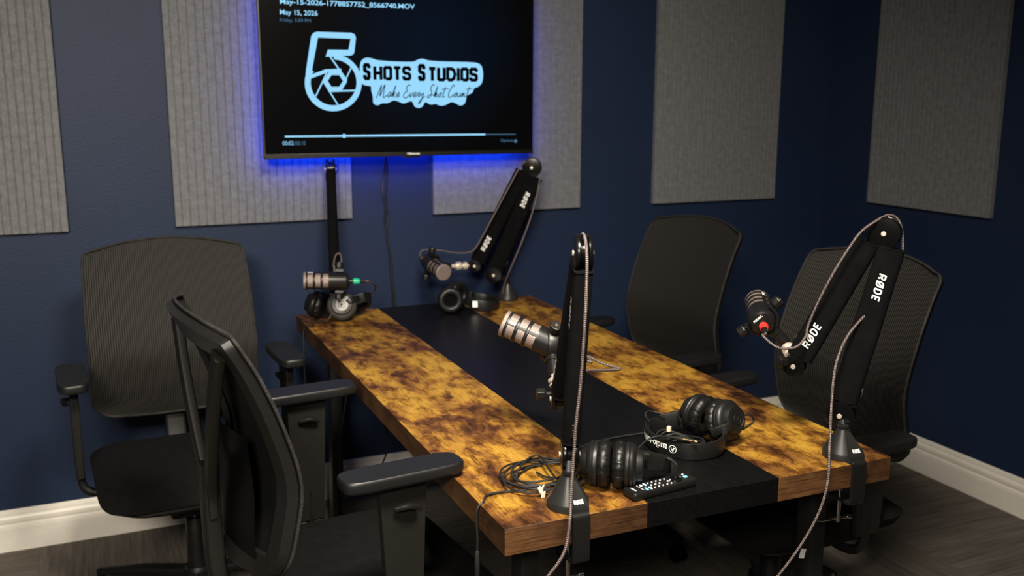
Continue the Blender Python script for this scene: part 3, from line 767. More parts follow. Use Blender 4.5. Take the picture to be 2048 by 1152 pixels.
    # spring arms inside the sleeves
    def sleeve(name, A, B_, txt_at, mi_dir):
        d = (B_-A).normalized(); w = Nn.cross(d).normalized()
        L = (B_-A).length
        bm = BM(); cyl(bm, A + d*.005, B_ - d*.005, .010, 12)
        if True:
            obj('inner_tube', bm, 'black_plastic', r)
        bm = BM(); path = [A + d*(L*t) for t in (0, .02, .06, .2, .4, .6, .8, .94, .98, 1)]
        sweep(bm, path, rrect(.0560, .033, .0135, 5), up=Nn, scale=lambda t: .93+.07*math.sin(PI*min(max(t, .02), .98))**.4, cap=True)
        for q_ in (path[0], path[-1]):
            ring = [q_ + w*(a*.95) + Nn*(b_*.95) for a, b_ in rrect(.0560, .033, .0135, 5)]; sweep(bm, ring, circ(.0022, 6), up=d, closed=True)
        # printed name, facing Nn
        c = A + d*(L*txt_at); u = d*mi_dir; v = Nn.cross(u)
        strokes(bm, 'RØDE', lambda x, y: c + u*(x-.029+.12*y) + v*(y-.0085) + Nn*.0179, .057, .0175, .0032, .52, mi=1)
        sl = obj(name, bm, ['sleeve_fabric', 'white_print'], r)
        bm = BM(); sd_ = w*(1 if name == 'lower_sleeve' else -1)*sgn*-1; zp = (B_ - d*.035) + sd_*.0285
        box(bm, zp, (.004, .006, .010), frame_from(sd_, d)); box(bm, zp + d*.011 + sd_*.002, (.002, .005, .014), frame_from(sd_, d)); obj('zip_pull', bm, 'soft_black', sl, bev=.0008)
    sleeve('lower_sleeve', P1 + d1*.030 - w*(sgn*off*.8), P0 - d1*.026, .24, 1)
    sleeve('upper_sleeve', P1 + d2*.026 + w*(sgn*off*.8), P2 - d2*.022, .80, -1)
    # end stud with its lock nuts and hex hand knob; s_up is the foot of the microphone's stem
    tip = V(s_up); su = (tip-P2).normalized(); Lt = (tip-P2).length
    bm = BM(); sweep(bm, [P2, P2 + su*.026], rrect(.024, .016, .004, 2), up=Nn); obj('end_fork', bm, 'matte_metal', r)
    bm = BM(); k_ = (Lt-.022)/.036
    lathe(bm, P2 + su*.024, su, [(r_, h_*k_) for r_, h_ in ((.006, 0), (.006, .004), (.0140, .0045), (.0145, .0075), (.0140, .010), (.007, .0105), (.007, .0145), (.0140, .015), (.0150, .017), (.0150, .022), (.0140, .024), (.007, .0245), (.007, .036))], 24)
    obj('thread_adapter', bm, 'warm_steel', r, label='pale metal thread adapter')
    kd = V(kdir).normalized() if kdir is not None else Nn*knob; kp = P2 + su*.010 + kd*.021
    bm = BM(); lathe(bm, kp, kd, [(.006, -.018), (.006, .004), (.012, .005), (.0128, .008), (.0128, .021), (.0115, .0235), (.0, .0235)], 6); obj('hex_knob', bm, 'matte_metal', r, smooth=False, bev=.001)
    return r

# microphones
def microphone(label, M, a, k, ring_name=None, stem=.045, txt=0, sd=None):
    M = V(M); a = V(a).normalized(); k = V(k); k = (k-a*k.dot(a)).normalized(); s = a.cross(k)
    return _mic(label, M, a, k, s, stem, txt, V(sd) if sd is not None else s)
def _mic(label, M, a, k, s, stem, txt, sd):
    r = thing('microphone', label, 'microphone', M, 0, 'podcast microphones on boom arms')
    bm = BM()
    lathe(bm, M, a, [(0, -.034), (.012, -.034), (.0235, -.0335), (.0275, -.029), (.029, -.024), (.029, .022), (.0295, .024), (.0295, .0295), (.0262, .0295)], 48)
    x = .049
    for x0, x1 in ((.0465, .0540), (.0705, .0780), (.0945, .1000)):
        lathe(bm, M, a, [(.0255, x0), (.0292, x0), (.0295, x0+.001), (.0295, x1-.001), (.0290, x1), (.0255, x1)], 48, cap=False)
    for i in range(3):     # struts between the grille windows
        ang = 2*PI*i/3 - .45
        for da in range(-2, 3):
            t0, t1 = ang+da*.06-.03, ang+da*.06+.03
            f = []
            ps = [M + a*xx + (k*math.cos(t)+s*math.sin(t))*.0288 for xx, t in ((.028, t0), (.098, t0), (.098, t1), (.028, t1))]
            bm.faces.new([bm.verts.new(p) for p in ps])
    ta = 2*PI*txt/3-.45     # name printed on one strut
    rad = k*math.cos(ta)+s*math.sin(ta); tg = a.cross(rad)
    strokes(bm, 'RØDE', lambda x, y: M + a*(.095-x) + (rad*math.cos((y-.0035)/.0292) - tg*math.sin((y-.0035)/.0292))*.0293, .017, .006, .0013, mi=1)
    # model word on the rear face
    text(bm, 'PODMIC', lambda x, y: M - a*.0345 + k*(x-.012) - s*(y+.0125), .024, .0055, .02, mi=1)
    body = obj('body', bm, ['matte_metal', 'white_print'], r)
    bm = BM(); lathe(bm, M, a, [(.0268, .024), (.0268, .0996), (.0290, .0998), (.0290, .1062), (.0272, .1082), (0, .1085)], 48, uv=True, cap=False); obj('grille', bm, 'mic_grille', r)
    # yoke: a strap round the back of the body, two knobs and the mounting stem
    bm = BM(); c = M - a*.004; s = (sd - k*sd.dot(k)).normalized()
    arcp = [c + (k*math.cos(t) + s*math.sin(t))*.034 for t in [PI*i/20 for i in range(21)]]
    arcp = [arcp[0]-s*.012] + arcp + [arcp[-1]-s*.012]
    sweep(bm, arcp, rrect(.026, .008, .003, 2), up=lambda t: k*math.cos(PI*t)+s*math.sin(PI*t))
    cyl(bm, c + s*.034, c + s*(.034+.012), .0145, 24); cyl(bm, c + s*.046, c + s*(.046+stem-.012), .0118, 24)
    obj('yoke', bm, 'matte_metal', r)
    for q in (-1, 1):
        bm = BM(); lathe(bm, c + k*(q*.030) - s*.006, k*q, [(.006, 0), (.006, .010), (.0125, .011), (.0135, .014), (.0135, .027), (.0122, .0295), (0, .0295)], 8)
        kb = obj('knob', bm, 'matte_metal', r, smooth=False, bev=.001)
        bm = BM(); lathe(bm, c + k*(q*.0593) - s*.006, k*q, [(.0032, 0), (.0032, .0012), (0, .0014)], 12); obj('knob_pin', bm, 'brass', kb)
    return r
def mic_rear(M, a): return V(M) - V(a).normalized()*.034

def mic_cable(label, M, a, pts, ring, seat=None, r=.0027, extra=None):
    """pts: path after the plug; the plug sits on the back of the microphone"""
    M, a = V(M), V(a).normalized(); R0 = M - a*.035
    t = thing('microphone_cable', label, 'cable', pts[-1], 0, 'braided microphone cables')
    bm = BM(); tube(bm, [R0 - a*.048, R0 - a*.062] + [V(p) for p in pts], r, 10, 8, uv=True)
    if extra: tube(bm, extra, r, 10, 8, uv=True)
    obj('braided_cord', bm, 'braid', t)
    bm = BM(); lathe(bm, R0, -a, [(.0085, -.001), (.0088, .001), (.0088, .012), (.0078, .0125), (.0078, .026), (.0070, .028), (.0055, .036), (.0046, .054), (.0034, .056)], 20); pl = obj('plug', bm, 'matte_metal', t)
    bm = BM(); lathe(bm, R0, -a, [(.0086, .013), (.0102, .015), (.0102, .024), (.0075, .034), (.0068, .034)], 20, cap=False); obj('colour_ring', bm, ring, pl)
    return t

ST = .079
# --- arm at the near right corner, seen face on
N4 = (CP - V((-1.6, -1.87, 1.05))).normalized(); N4.z = 0; N4 = Matrix.Rotation(math.radians(-8), 3, 'Z') @ N4
A4 = dict(P0=at_d(1681, 828, 2.032), P1=at_d(1769, 466, 2.028), P2=at_d(1589, 730, 2.10))
M4a = FW*.93 + UP*.33 + RT*.15; M4k = RT*.66 + UP*.62 - FW*.42
M4 = at_d(1523, 636, 2.155)
a4_ = V(M4a).normalized(); M4s = V(M4a).normalized().cross((M4k-V(M4a).normalized()*M4k.dot(V(M4a).normalized())).normalized())
boom_arm('black boom arm with sleeves clamped to the near right table corner, printed names facing out', (-1.600, -1.924), (0, -1, 0), A4['P0'], A4['P1'], A4['P2'], N4, .047, M4 - a4_*.004 + M4s*ST, kdir=-RT*.85-FW*.45+UP*.05)
microphone('black microphone seen from its back with a red ring, on the near right boom arm', M4, M4a, M4k, stem=.045)
c4 = [at_d(1526, 672, 2.05), at_d(1556, 695, 2.04), at_d(1592, 694, 2.04), at_d(1612, 672, 2.045), at_d(1616, 652, 2.055), at_d(1635, 607, 2.04), at_d(1664, 551, 2.02), at_d(1696, 499, 2.01), at_d(1722, 464, 2.005), at_d(1752, 442, 2.01), at_d(1780, 430, 2.03), at_d(1800, 446, 2.035), at_d(1806, 490, 2.03), at_d(1800, 535, 2.02), at_d(1786, 570, 2.02), at_d(1740, 620, 2.02), at_d(1698, 668, 2.0), at_d(1676, 715, 1.985), at_d(1667, 760, 1.97), at_d(1662, 830, 1.95), at_d(1659, 900, 1.92), at_d(1656, 960, 1.91), at_d(1640, 1020, 1.91), at_d(1605, 1085, 1.92), at_d(1556, 1152, 1.93), at_d(1500, 1215, 1.96)]
mic_cable('braided cable with a red plug ring hanging past the right boom arm base', M4, M4a, c4, 'red_ring')

# --- arm at the near left, seen edge on
A3 = dict(P0=at_d(1139, 908, 1.785), P1=at_d(1166, 506, 1.735), P2=at_d(1118, 797, 1.975))
vd = (CP - V((-2.22, -1.9, 1.0))); vd.z = 0; vd.normalize()
N3 = Matrix.Rotation(math.radians(-84), 3, 'Z') @ vd
M3a = RT*-.90 + UP*.40 + FW*.14; M3k = UP*.66 - FW*.74 + RT*.10
M3 = at_d(1099, 687, 2.045); a3_ = V(M3a).normalized(); k3_ = (M3k-a3_*M3k.dot(a3_)).normalized(); M3s = RT*.05 - UP*.70 - FW*.62; M3s = (M3s - k3_*M3s.dot(k3_)).normalized()
boom_arm('black boom arm seen edge on, clamped at the front edge beside the cable coil', (-2.238, -1.925), (0, -1, 0), A3['P0'], A3['P1'], A3['P2'], N3, .046, M3 - a3_*.004 + M3s*ST, knob=1)
microphone('microphone with pinkish mesh grille pointing left over the middle of the table', M3, M3a, M3k, stem=.045, txt=0, sd=M3s)
c3 = [at_d(1175, 712, 2.10), at_d(1205, 727, 2.09), at_d(1240, 737, 2.07), at_d(1225, 740, 2.03), at_d(1178, 741, 1.98), at_d(1150, 742, 1.95), at_d(1140, 700, 1.92), at_d(1142, 600, 1.86), at_d(1150, 510, 1.80), at_d(1163, 471, 1.735), at_d(1170, 476, 1.69), at_d(1174, 520, 1.66), at_d(1172, 600, 1.66), at_d(1167, 690, 1.67), at_d(1161, 770, 1.68), at_d(1152, 850, 1.685), at_d(1147, 920, 1.69), at_d(1142, 990, 1.68), at_d(1139, 1050, 1.67), at_d(1128, 1105, 1.665), at_d(1098, 1150, 1.665), at_d(1050, 1205, 1.68)]
mic_cable('braided cable running straight down the near left boom arm and over the table edge', M3, M3a, c3, 'matte_metal')

# --- arm at the far right, sleeves side by side in front of the panel
N2 = (CP - V((-1.6, -.17, 1.05))); N2.z = 0; N2.normalize(); N2 = Matrix.Rotation(math.radians(-6), 3, 'Z') @ N2
A2 = dict(P0=at_d(988, 549, 3.50), P1=at_d(1064, 335, 3.43), P2=at_d(950, 531, 3.515))
M2a = RT*.48 - UP*.30 - FW*.82; M2k = UP*1. + RT*.12
M2 = at_d(862, 528, 3.43); a_ = a2_ = V(M2a).normalized(); M2s = a_.cross((M2k-a_*M2k.dot(a_)).normalized())
if M2s.dot(RT) < 0: M2k = -M2k; M2s = -M2s
boom_arm('black boom arm leaning right at the far end, in front of the felt panel', (-1.617, -.205), (0, 1, 0), A2['P0'], A2['P1'], A2['P2'], N2, .046, M2 - a2_*.004 + M2s*ST, knob=-1)
microphone('microphone with round mesh face turned to the camera, beside the back wall', M2, M2a, M2k, stem=.045)
c2 = [at_d(846, 500, 3.52), at_d(880, 501, 3.50), at_d(915, 506, 3.46), at_d(940, 504, 3.44), at_d(955, 490, 3.43), at_d(985, 435, 3.40), at_d(1020, 370, 3.385), at_d(1042, 332, 3.40), at_d(1062, 319, 3.43), at_d(1078, 330, 3.43), at_d(1079, 362, 3.42), at_d(1066, 420, 3.41), at_d(1045, 480, 3.41), at_d(1022, 535, 3.44), at_d(1009, 568, 3.50), at_d(1005, 588, 3.53)]
mic_cable('braided cable with a yellow plug ring draped over the far right boom arm', M2, M2a, c2, 'yellow_ring')

# --- arm at the far left, seen edge on
A1 = dict(P0=at_d(668, 585, 3.32), P1=at_d(661, 338, 3.34), P2=at_d(669, 572, 3.21))
vd = (CP - V((-2.24, -.15, 1.0))); vd.z = 0; vd.normalize()
N1 = Matrix.Rotation(math.radians(-88), 3, 'Z') @ vd
M1a = -RT*.97 - FW*.16 + UP*.01; M1k = UP
M1 = at_d(676, 562, 3.10); a_ = a1_ = V(M1a).normalized(); M1s = a_.cross((M1k-a_*M1k.dot(a_)).normalized())
if M1s.dot(FW) < 0: M1k = -M1k; M1s = -M1s
b1 = at_z(668, 640, TH)
boom_arm('black upright boom arm seen edge on behind the far left headphones', (A1['P0'].x, -.206), (0, 1, 0), V((A1['P0'].x, -.206, A1['P0'].z)), A1['P1'], A1['P2'], N1, .046, M1 - a1_*.004 + M1s*.064, off=.02, knob=-1)
microphone('microphone lying level with beige ringed grille to the left, over far headphones', M1, M1a, M1k, stem=.03)
c1 = [at_d(750, 570, 3.2), at_d(750, 578, 3.30), at_d(738, 600, 3.36), at_d(722, 640, 3.38), at_d(715, 700, 3.40)]
mic_cable('braided cable with a green plug ring on the level far left microphone', M1, M1a, c1, 'green_ring', extra=[at_d(664, 560, 3.22), at_d(667, 530, 3.20), at_d(671, 512, 3.19), at_d(679, 507, 3.19), at_d(683, 520, 3.2), at_d(680, 545, 3.2)])

# ------------------------------------------------------------------ headphones
def ear_cup(r, C, out, yoke_dir, R=.043, swiv=True, lit='soft_black', ds=1.22):
    """C: centre of the ear pad's face plane side; out: outward normal (from the ear to the outer shell); yoke_dir: towards the headband"""
    C, out, y = V(C), V(out).normalized(), V(yoke_dir); y = (y-out*y.dot(out)).normalized(); sd = out.cross(y)
    bm = BM()
    lathe(bm, C, out, [(a_, h_*ds) for a_, h_ in [(R*.93, .018), (R, .0195), (R*1.02, .022), (R*1.02, .0245), (R*.97, .0255), (R*1.0, .0275), (R*.98, .031), (R*.90, .0345), (R*.74, .0365), (R*.70, .042), (R*.66, .0455), (R*.46, .047), (R*.44, .0462), (0, .0462)]], 48)
    cup = obj('ear_cup', bm, lit, r)
    bm = BM()     # pad: a puffed ring with gathered stitching
    n = 216
    path = [C + out*.012 + (y*math.cos(2*PI*i/n) + sd*math.sin(2*PI*i/n))*(R*.745 + .0006*math.sin(i*1.1)) for i in range(n)]
    prof = [(.0145*math.cos(2*PI*i/14)*(1.0), .0140*math.sin(2*PI*i/14)) for i in range(14)]
    sweep(bm, path, prof, up=out, closed=True)
    for v_ in bm.verts:
        q = v_.co-C; ang = math.atan2(q.dot(sd), q.dot(y)); rr = (q-out*q.dot(out)); d = rr.length
        if d > R*.745: v_.co -= rr.normalized()*(.0024*(.5+.5*math.sin(ang*40))*(d-R*.745)/.0145)
    obj('ear_pad', bm, 'leatherette', cup)
    bm = BM(); lathe(bm, C, out, [(R*.66, .0125), (R*.66, .0128)], 32); obj('inner_cloth', bm, 'carbon', cup)
    bm = BM(); c_ = C + out*(.0463*ds+.0004)
    torus(bm, c_, out, .011, .0006, 24, 6); prism(bm, [c_ + y*.006 + out*.0002, c_ - y*.005 + sd*.006 + out*.0002, c_ - y*.005 - sd*.006 + out*.0002], out*.0006); obj('badge', fixn(bm), 'post_grey', cup)
    # one sided yoke: bracket from the shell edge up to the slider
    bm = BM(); p = [C + out*.046 - sd*.006 + y*.008, C + out*(.047*ds) + y*(R*.6), C + out*.044 + y*(R*1.05), C + out*.026 + y*(R*1.32)]
    sweep(bm, catmull(p, 6), rrect(.019, .005, .002, 2), up=lambda t: out*(1-t)+(out*.6+y)*t*.6 + out*.2); yk = obj('yoke', bm, 'soft_black', r)
    return C + out*.020 + y*(R*1.36)
def headband(r, pts, upv, width=.034, thick=.010, txt=None, pad_in=None):
    path = catmull(pts, 10); n = len(path)
    bm = BM(); sweep(bm, path, rrect(thick*.45, width, .0018, 2), up=upv)
    if txt: txt(bm, path)
    hb = obj('headband', bm, ['soft_black', 'white_print'], r)
    bm = BM(); i0, i1 = int(n*.22), int(n*.78); c = sum(path, V())/n
    inner = [p + ((c-p)-upv*(c-p).dot(upv)).normalized()*.006 for p in path[i0:i1]]
    sweep(bm, inner, rrect(.010, width*.92, .0045, 3), up=upv, scale=lambda t: .75+.25*math.sin(PI*t)**.5); obj('headband_pad', bm, 'leatherette', hb)
    for a in (0, -1):   # slider boxes at both ends
        i = 3 if a == 0 else n-4; d = (path[i+1]-path[i-1]).normalized()
        bm = BM(); sweep(bm, [path[i]-d*.015, path[i]+d*.015], rrect(thick*1.0, width*.96, .002, 2), up=upv); obj('slider', bm, 'pad_black', hb)
    return hb
Z = V((0, 0, 1))
# near right pair: lying on its side, band curving to the left
h4 = thing('headphones', 'black studio headphones lying on their side at right, brand lettering on the band upside down', 'headphones', (-1.83, -1.72, TH), 0, 'studio headphones on the table')
ax4 = V((.30, -.95, 0)).normalized(); px4 = V((-.95, -.30, 0)).normalized(); O4 = V((-1.795, -1.735, TH))
cA = ear_cup(h4, O4 - ax4*.008 + Z*.0475, -ax4 + Z*.12, px4 + Z*-.25)
cB = ear_cup(h4, O4 + ax4*.014 + Z*.0475, ax4 + Z*.30, px4 + Z*-.30)
def L4(a, p, z): return O4 + ax4*a + px4*p + Z*z
band4 = [L4(.060, .030, .040), L4(.078, .060, .027), L4(.078, .095, .022), L4(.050, .135, .019), L4(.0, .150, .019), L4(-.055, .140, .020), L4(-.092, .105, .022), L4(-.092, .065, .027), L4(-.062, .034, .040)]
def txt4(bm, path):
    n = len(path)
    L = [0.]
    for i in range(1, n): L.append(L[-1]+(path[i]-path[i-1]).length)
    def P_(s):
        for i in range(1, n):
            if L[i] >= s: break
        t = (s-L[i-1])/(L[i]-L[i-1]); p = path[i-1].lerp(path[i], t); d = (path[i]-path[i-1]).normalized(); return p, d
    def mapf(s0):
        def f(x, y):
            p, d = P_(s0+x); nn = d.cross(Z); c = sum(path, V())/n
            if nn.dot(p-c) < 0: nn = -nn
            return p + nn*.0029 + Z*(.0085-y)
        return f
    text(bm, 'audio-technica', mapf(.170), .105, .0150, .018, mi=1)
    # ring mark with its triangle
    f = mapf(.150)
    ring = []
    for i in range(28):
        a0, a1 = 2*PI*i/28, 2*PI*(i+1)/28
        q = [f(.007+rr*math.cos(a), .0075+rr*math.sin(a)) for rr, a in ((.0085, a0), (.0085, a1), (.0073, a1), (.0073, a0))]
        ff = bm.faces.new([bm.verts.new(p) for p in q]); ff.material_index = 1
    for (x0, y0, x1, y1) in ((.003, .004, .007, .013), (.007, .013, .011, .004), (.0045, .004, .008, .009)):
        d = math.hypot(x1-x0, y1-y0); nx, ny = -(y1-y0)/d*.0006, (x1-x0)/d*.0006
        ff = bm.faces.new([bm.verts.new(f(*p)) for p in ((x0+nx, y0+ny), (x1+nx, y1+ny), (x1-nx, y1-ny), (x0-nx, y0-ny))]); ff.material_index = 1
headband(h4, band4, Z, .036, txt=txt4)
bm = BM()
for k in range(5):
    R = .030+.004*k; c = O4 + px4*.088 - ax4*.012 + Z*(.006+.003*k)
    tube(bm, [c + ax4*(R*1.25*math.cos(t)) + px4*(R*.8*math.sin(t)) + Z*(.004*math.sin(3*t+k)) for t in [2*PI*i/14 for i in range(15)]], .0021, 8, 5)
cb = obj('coiled_cord', bm, 'rubber', h4)
bm = BM(); tube(bm, [L4(-.075, .062, .05), L4(-.100, .085, .058), L4(-.096, .105, .055), L4(-.088, .100, .04)], .0018, 8); obj('strain_relief', bm, 'rubber', h4)
bm = BM(); tube(bm, [O4 + ax4*.052 - px4*.030 + Z*.060, O4 + ax4*.058 - px4*.062 + Z*.057, O4 + ax4*.060 - px4*.070 + Z*.040, O4 + ax4*.055 - px4*.040 + Z*.028], .0024, 8)
obj('strain_relief', bm, 'rubber', h4)
bm = BM(); tp = at_z(1338, 858, TH+.025); box(bm, tp, (.008, .008, .012), Matrix.Rotation(.5, 3, 'Z')); obj('twist_tie', bm, 'paper_tie', cb, bev=.001)
# near left pair: cups on edge, band folding away to the right
h3 = thing('headphones', 'black studio headphones standing on their ear pads behind the remote control', 'headphones', (-2.11, -1.88, TH), 0, 'studio headphones on the table')
ax3 = V((.83, -.56, 0)).normalized(); px3 = V((.56, .83, 0)).normalized(); O3 = V((-2.122, -1.880, TH))
ear_cup(h3, O3 - ax3*.003 + Z*.0465, -ax3, px3 - ax3*.2 - Z*.1)
ear_cup(h3, O3 + ax3*.003 + Z*.0465, ax3, px3 + ax3*.5 + Z*.10)
def L3(a, p, z): return O3 + ax3*a + px3*p + Z*z
band3 = [L3(.075, .030, .045), L3(.100, .048, .036), L3(.108, .072, .025), L3(.085, .105, .019), L3(.03, .122, .018), L3(-.04, .115, .018), L3(-.070, .085, .022), L3(-.062, .055, .034), L3(-.045, .040, .042)]
headband(h3, band3, Z, .032)
bm = BM()
for k in range(2): tube(bm, [L3(.098, .046+.006*k, .050), L3(.112, .040+.006*k, .046), L3(.122, .030+.006*k, .040), L3(.112, .036+.006*k, .030)], .0012, 6)
tube(bm, [L3(-.058, .012, .022), L3(-.085, .000, .012), L3(-.125, .01, .006), L3(-.15, .03, .006)], .0022, 8)
obj('strain_relief', bm, 'rubber', h3)
bm = BM()    # cord bundle on the wood
cc = V((-2.222, -1.785, TH))
def ell(k, n=16):
    R1 = .078+.010*math.sin(k*2.1); R2 = .058+.008*math.cos(k*1.7); sh = V((.012*math.sin(k*1.3), .012*math.cos(k*2.3), 0)); rot = .35+.22*math.sin(k*1.9)
    return [cc + sh + V((math.cos(rot)*R1*math.cos(t)-math.sin(rot)*R2*math.sin(t), math.sin(rot)*R1*math.cos(t)+math.cos(rot)*R2*math.sin(t), .005+.0016*k+.003*math.sin(2*t+k))) for t in [2*PI*i/n for i in range(n+1)]]
for k in range(6): tube(bm, ell(k), .0021, 8, 5)
tube(bm, [at_z(1030, 962, TH+.006), at_z(1040, 935, TH+.02), at_z(1062, 914, TH+.022), at_z(1082, 914, TH+.022), at_z(1098, 938, TH+.018), at_z(1118, 960, TH+.012), at_z(1150, 958, TH+.01)], .0021, 8)
tube(bm, [at_z(1140, 975, TH+.012), at_z(1110, 968, TH+.014), at_z(1060, 979, TH+.006), at_z(1010, 983, TH+.004), at_z(975, 990, TH+.004), V((TBX+.008, -1.853, TH+.004)), V((TBX-.006, -1.858, TH-.006)), V((TBX-.009, -1.86, TH-.03)), V((TBX-.0085, -1.862, TH-.062)), V((TBX-.009, -1.862, TH-.09))], .0021, 8)
tube(bm, [at_z(1138, 985, TH+.02), at_z(1170, 960, TH+.02), at_z(1200, 925, TH+.03), L3(-.058, .0, .03)], .0021, 8)
cord = obj('coiled_cord', bm, 'rubber', h3)
bm = BM(); q = V((TBX-.009, -1.862, TH-.086)); lathe(bm, q, (0, 0, -1), [(.0022, 0), (.0042, .003), (.0042, .018), (.0048, .02), (.0048, .05), (.004, .052)], 14); obj('plug_sleeve', bm, 'rubber', cord)
bm = BM(); lathe(bm, q, (0, 0, -1), [(.0032, .05), (.0032, .066), (.0028, .067), (.0032, .068), (.0032, .078), (.0012, .083)], 14); obj('plug_pin', bm, 'brass', cord, label='gold plug pin')
bm = BM(); c = at_z(1083, 982, TH+.012)
for dx, dy, dz in ((0, 0, 0), (.004, .002, .005), (-.004, -.002, .004), (.002, -.004, -.006)): box(bm, c + V((dx, dy, dz)), (.008, .003, .012), Matrix.Rotation(dx*90, 3, 'Y') @ Matrix.Rotation(.6+dy*80, 3, 'Z'))
obj('twist_tie', bm, 'paper_tie', cord, bev=.0008, label='pale paper twist tie')
# the thin lead that runs between the two near pairs, ending in a jack
jk = thing('audio_lead', 'thin black lead with a long jack plug resting across the headband at right', 'cable', at_z(1300, 880, TH), 0)
bm = BM(); tube(bm, [at_z(1276, 897, TH+.03), at_z(1292, 882, TH+.036), at_z(1312, 873, TH+.042), at_z(1334, 873, TH+.046)], .0020, 8); obj('cord', bm, 'rubber', jk)
bm = BM(); j0 = at_z(1334, 873, TH+.046); j1 = at_z(1396, 884, TH+.046); dj = (j1-j0).normalized(); Lj = (j1-j0).length
lathe(bm, j0, dj, [(.0022, -.003), (.0034, 0), (.0036, .015), (.0046, .017), (.0046, Lj*.52), (.0036, Lj*.53)], 14); obj('plug_sleeve', bm, 'rubber', jk)
bm = BM(); lathe(bm, j0, dj, [(.0032, Lj*.52), (.0032, Lj*.82), (.0026, Lj*.83), (.0032, Lj*.85), (.0032, Lj*.94), (.001, Lj)], 14); obj('plug_pin', bm, 'brass', jk, label='gold plug pin')
ld = BM(); tube(ld, [at_z(1150, 898, TH+.004), at_z(1190, 884, TH+.004), at_z(1240, 873, TH+.004), at_z(1290, 866, TH+.004), at_z(1330, 862, TH+.006)], .0021, 8)
tag(obj('headphone_lead', ld, 'rubber', loc=at_z(1240, 873, TH)), 'thin black lead lying on the black strip between the two near headphones', 'cable')

# far right pair: one pad turned to the camera, band lying to the right
h2 = thing('headphones', 'black headphones lying by the far right arm with an open ear pad facing the camera', 'headphones', (-1.83, -.34, TH), 0, 'studio headphones on the table')
to2 = (CP - V((-1.88, -.35, .8))); to2.z = 0; to2.normalize(); ri2 = V((-to2.y, to2.x, 0)); O2 = at_z(905, 628, TH); O2.y += .015
ear_cup(h2, O2 + Z*.047 + to2*.012, -to2 + Z*-.10 - ri2*.12, ri2 - Z*.2)
ear_cup(h2, O2 + Z*.045 - to2*.085 + ri2*.035, -to2*.6 + ri2*-.6, ri2 - Z*.2)
def L2(a, p, z): return O2 - to2*a + ri2*p + Z*z
band2 = [L2(.030, .060, .036), L2(.010, .095, .026), L2(.015, .135, .020), L2(.05, .165, .019), L2(.095, .165, .019), L2(.13, .13, .02), L2(.13, .085, .026), L2(.112, .07, .036)]
headband(h2, band2, Z, .036)
bm = BM(); box(bm, L2(.004, .083, .030), (.018, .002, .022), frame_from(ri2, Z)); obj('side_sticker', bm, 'white_print', h2, smooth=False, label='white sticker by the ear cup')
# far left pair: outer shell turned to the camera
h1 = thing('headphones', 'headphones at the far left with a grey lit ear cup shell facing the camera', 'headphones', (-2.25, -.29, TH), 0, 'studio headphones on the table')
O1 = at_z(685, 648, TH); to1 = (CP-O1); to1.z = 0; to1.normalize(); ri1 = V((-to1.y, to1.x, 0)); O1 = O1 - to1*.03
C1 = O1 + Z*.048
ear_cup(h1, C1 - to1*.02, to1 + Z*.35, ri1 + Z*.45, R=.047, lit='shell_highlight')
ear_cup(h1, C1 - ri1*.062 - to1*.045 - Z*.002, -ri1*.9 - to1*.25 + Z*.25, -to1 + Z*.1, R=.044)
def L1(a, p, z): return O1 - to1*a + ri1*p + Z*z
band1 = [L1(.01, .052, .074), L1(.015, .075, .078), L1(.04, .095, .068), L1(.085, .085, .045), L1(.105, .04, .024), L1(.105, -.02, .022), L1(.095, -.06, .03)]
headband(h1, band1, Z, .034)
bm = BM(); tube(bm, [C1 - ri1*.03 + to1*.024 - Z*.01, O1 - ri1*.055 + to1*.03 + Z*.010, O1 - ri1*.10 + to1*.01 + Z*.004, V((TBX+.02, -.36, TH+.003)), V((TBX-.005, -.33, TH-.005)), V((TBX-.012, -.33, TH-.06)), V((TBX-.014, -.34, TH-.25)), V((TBX-.01, -.34, TH-.5))], .0021, 8)
obj('cord', bm, 'rubber', h1)

# ------------------------------------------------------------------ remote control
rc0 = V((-2.046, -1.9325, TH)); ra = math.atan2(.020, .158)
X = V((math.cos(ra), math.sin(ra), 0)); Yv = V((-math.sin(ra), math.cos(ra), 0))
rm = thing('remote_control', 'slim black remote control with white and blue buttons at the table front edge', 'remote control', rc0)
bm = BM(); n = 40; LN, WD = .152, .040
rg = []
for sc, z in ((.90, .0005), (.98, .003), (1., .008), (.985, .0135), (.93, .0155)):
    rg.append([bm.verts.new(rc0 + X*(x*(1-(1-sc)*.3)) + Yv*(y*sc) + Z*z) for x, y in rrect(LN, WD, .007, 9)])
for k in range(4):
    for i in range(40): bm.faces.new([rg[k][i], rg[k][(i+1) % 40], rg[k+1][(i+1) % 40], rg[k+1][i]])
bm.faces.new(rg[0][::-1]); bm.faces.new(rg[-1])
def rp(x, y, z=.0156): return rc0 + X*(x-LN/2) + Yv*y + Z*z
text(bm, 'prime video', lambda x, y: rp(.030-y, .012-x, .0157), .024, .003, .02, mi=1)
text(bm, 'amazon', lambda x, y: rp(.015-y, .009-x, .0157), .016, .004, .02, mi=1)
body = obj('body', fixn(bm), ['soft_black', 'white_print'], rm)
def btn(x, y, rx, ry, mat, h=.0012):
    bm = BM(); rgs = []
    for sc, z in ((1, .0145), (1, .0155+h*.6), (.85, .0155+h)):
        rgs.append([bm.verts.new(rp(x+rx*sc*math.cos(t), y+ry*sc*math.sin(t), z)) for t in [2*PI*i/18 for i in range(18)]])
    for k in range(2):
        for i in range(18): bm.faces.new([rgs[k][i], rgs[k][(i+1) % 18], rgs[k+1][(i+1) % 18], rgs[k+1][i]])
    bm.faces.new(rgs[2]); obj('button', bm, mat, rm)
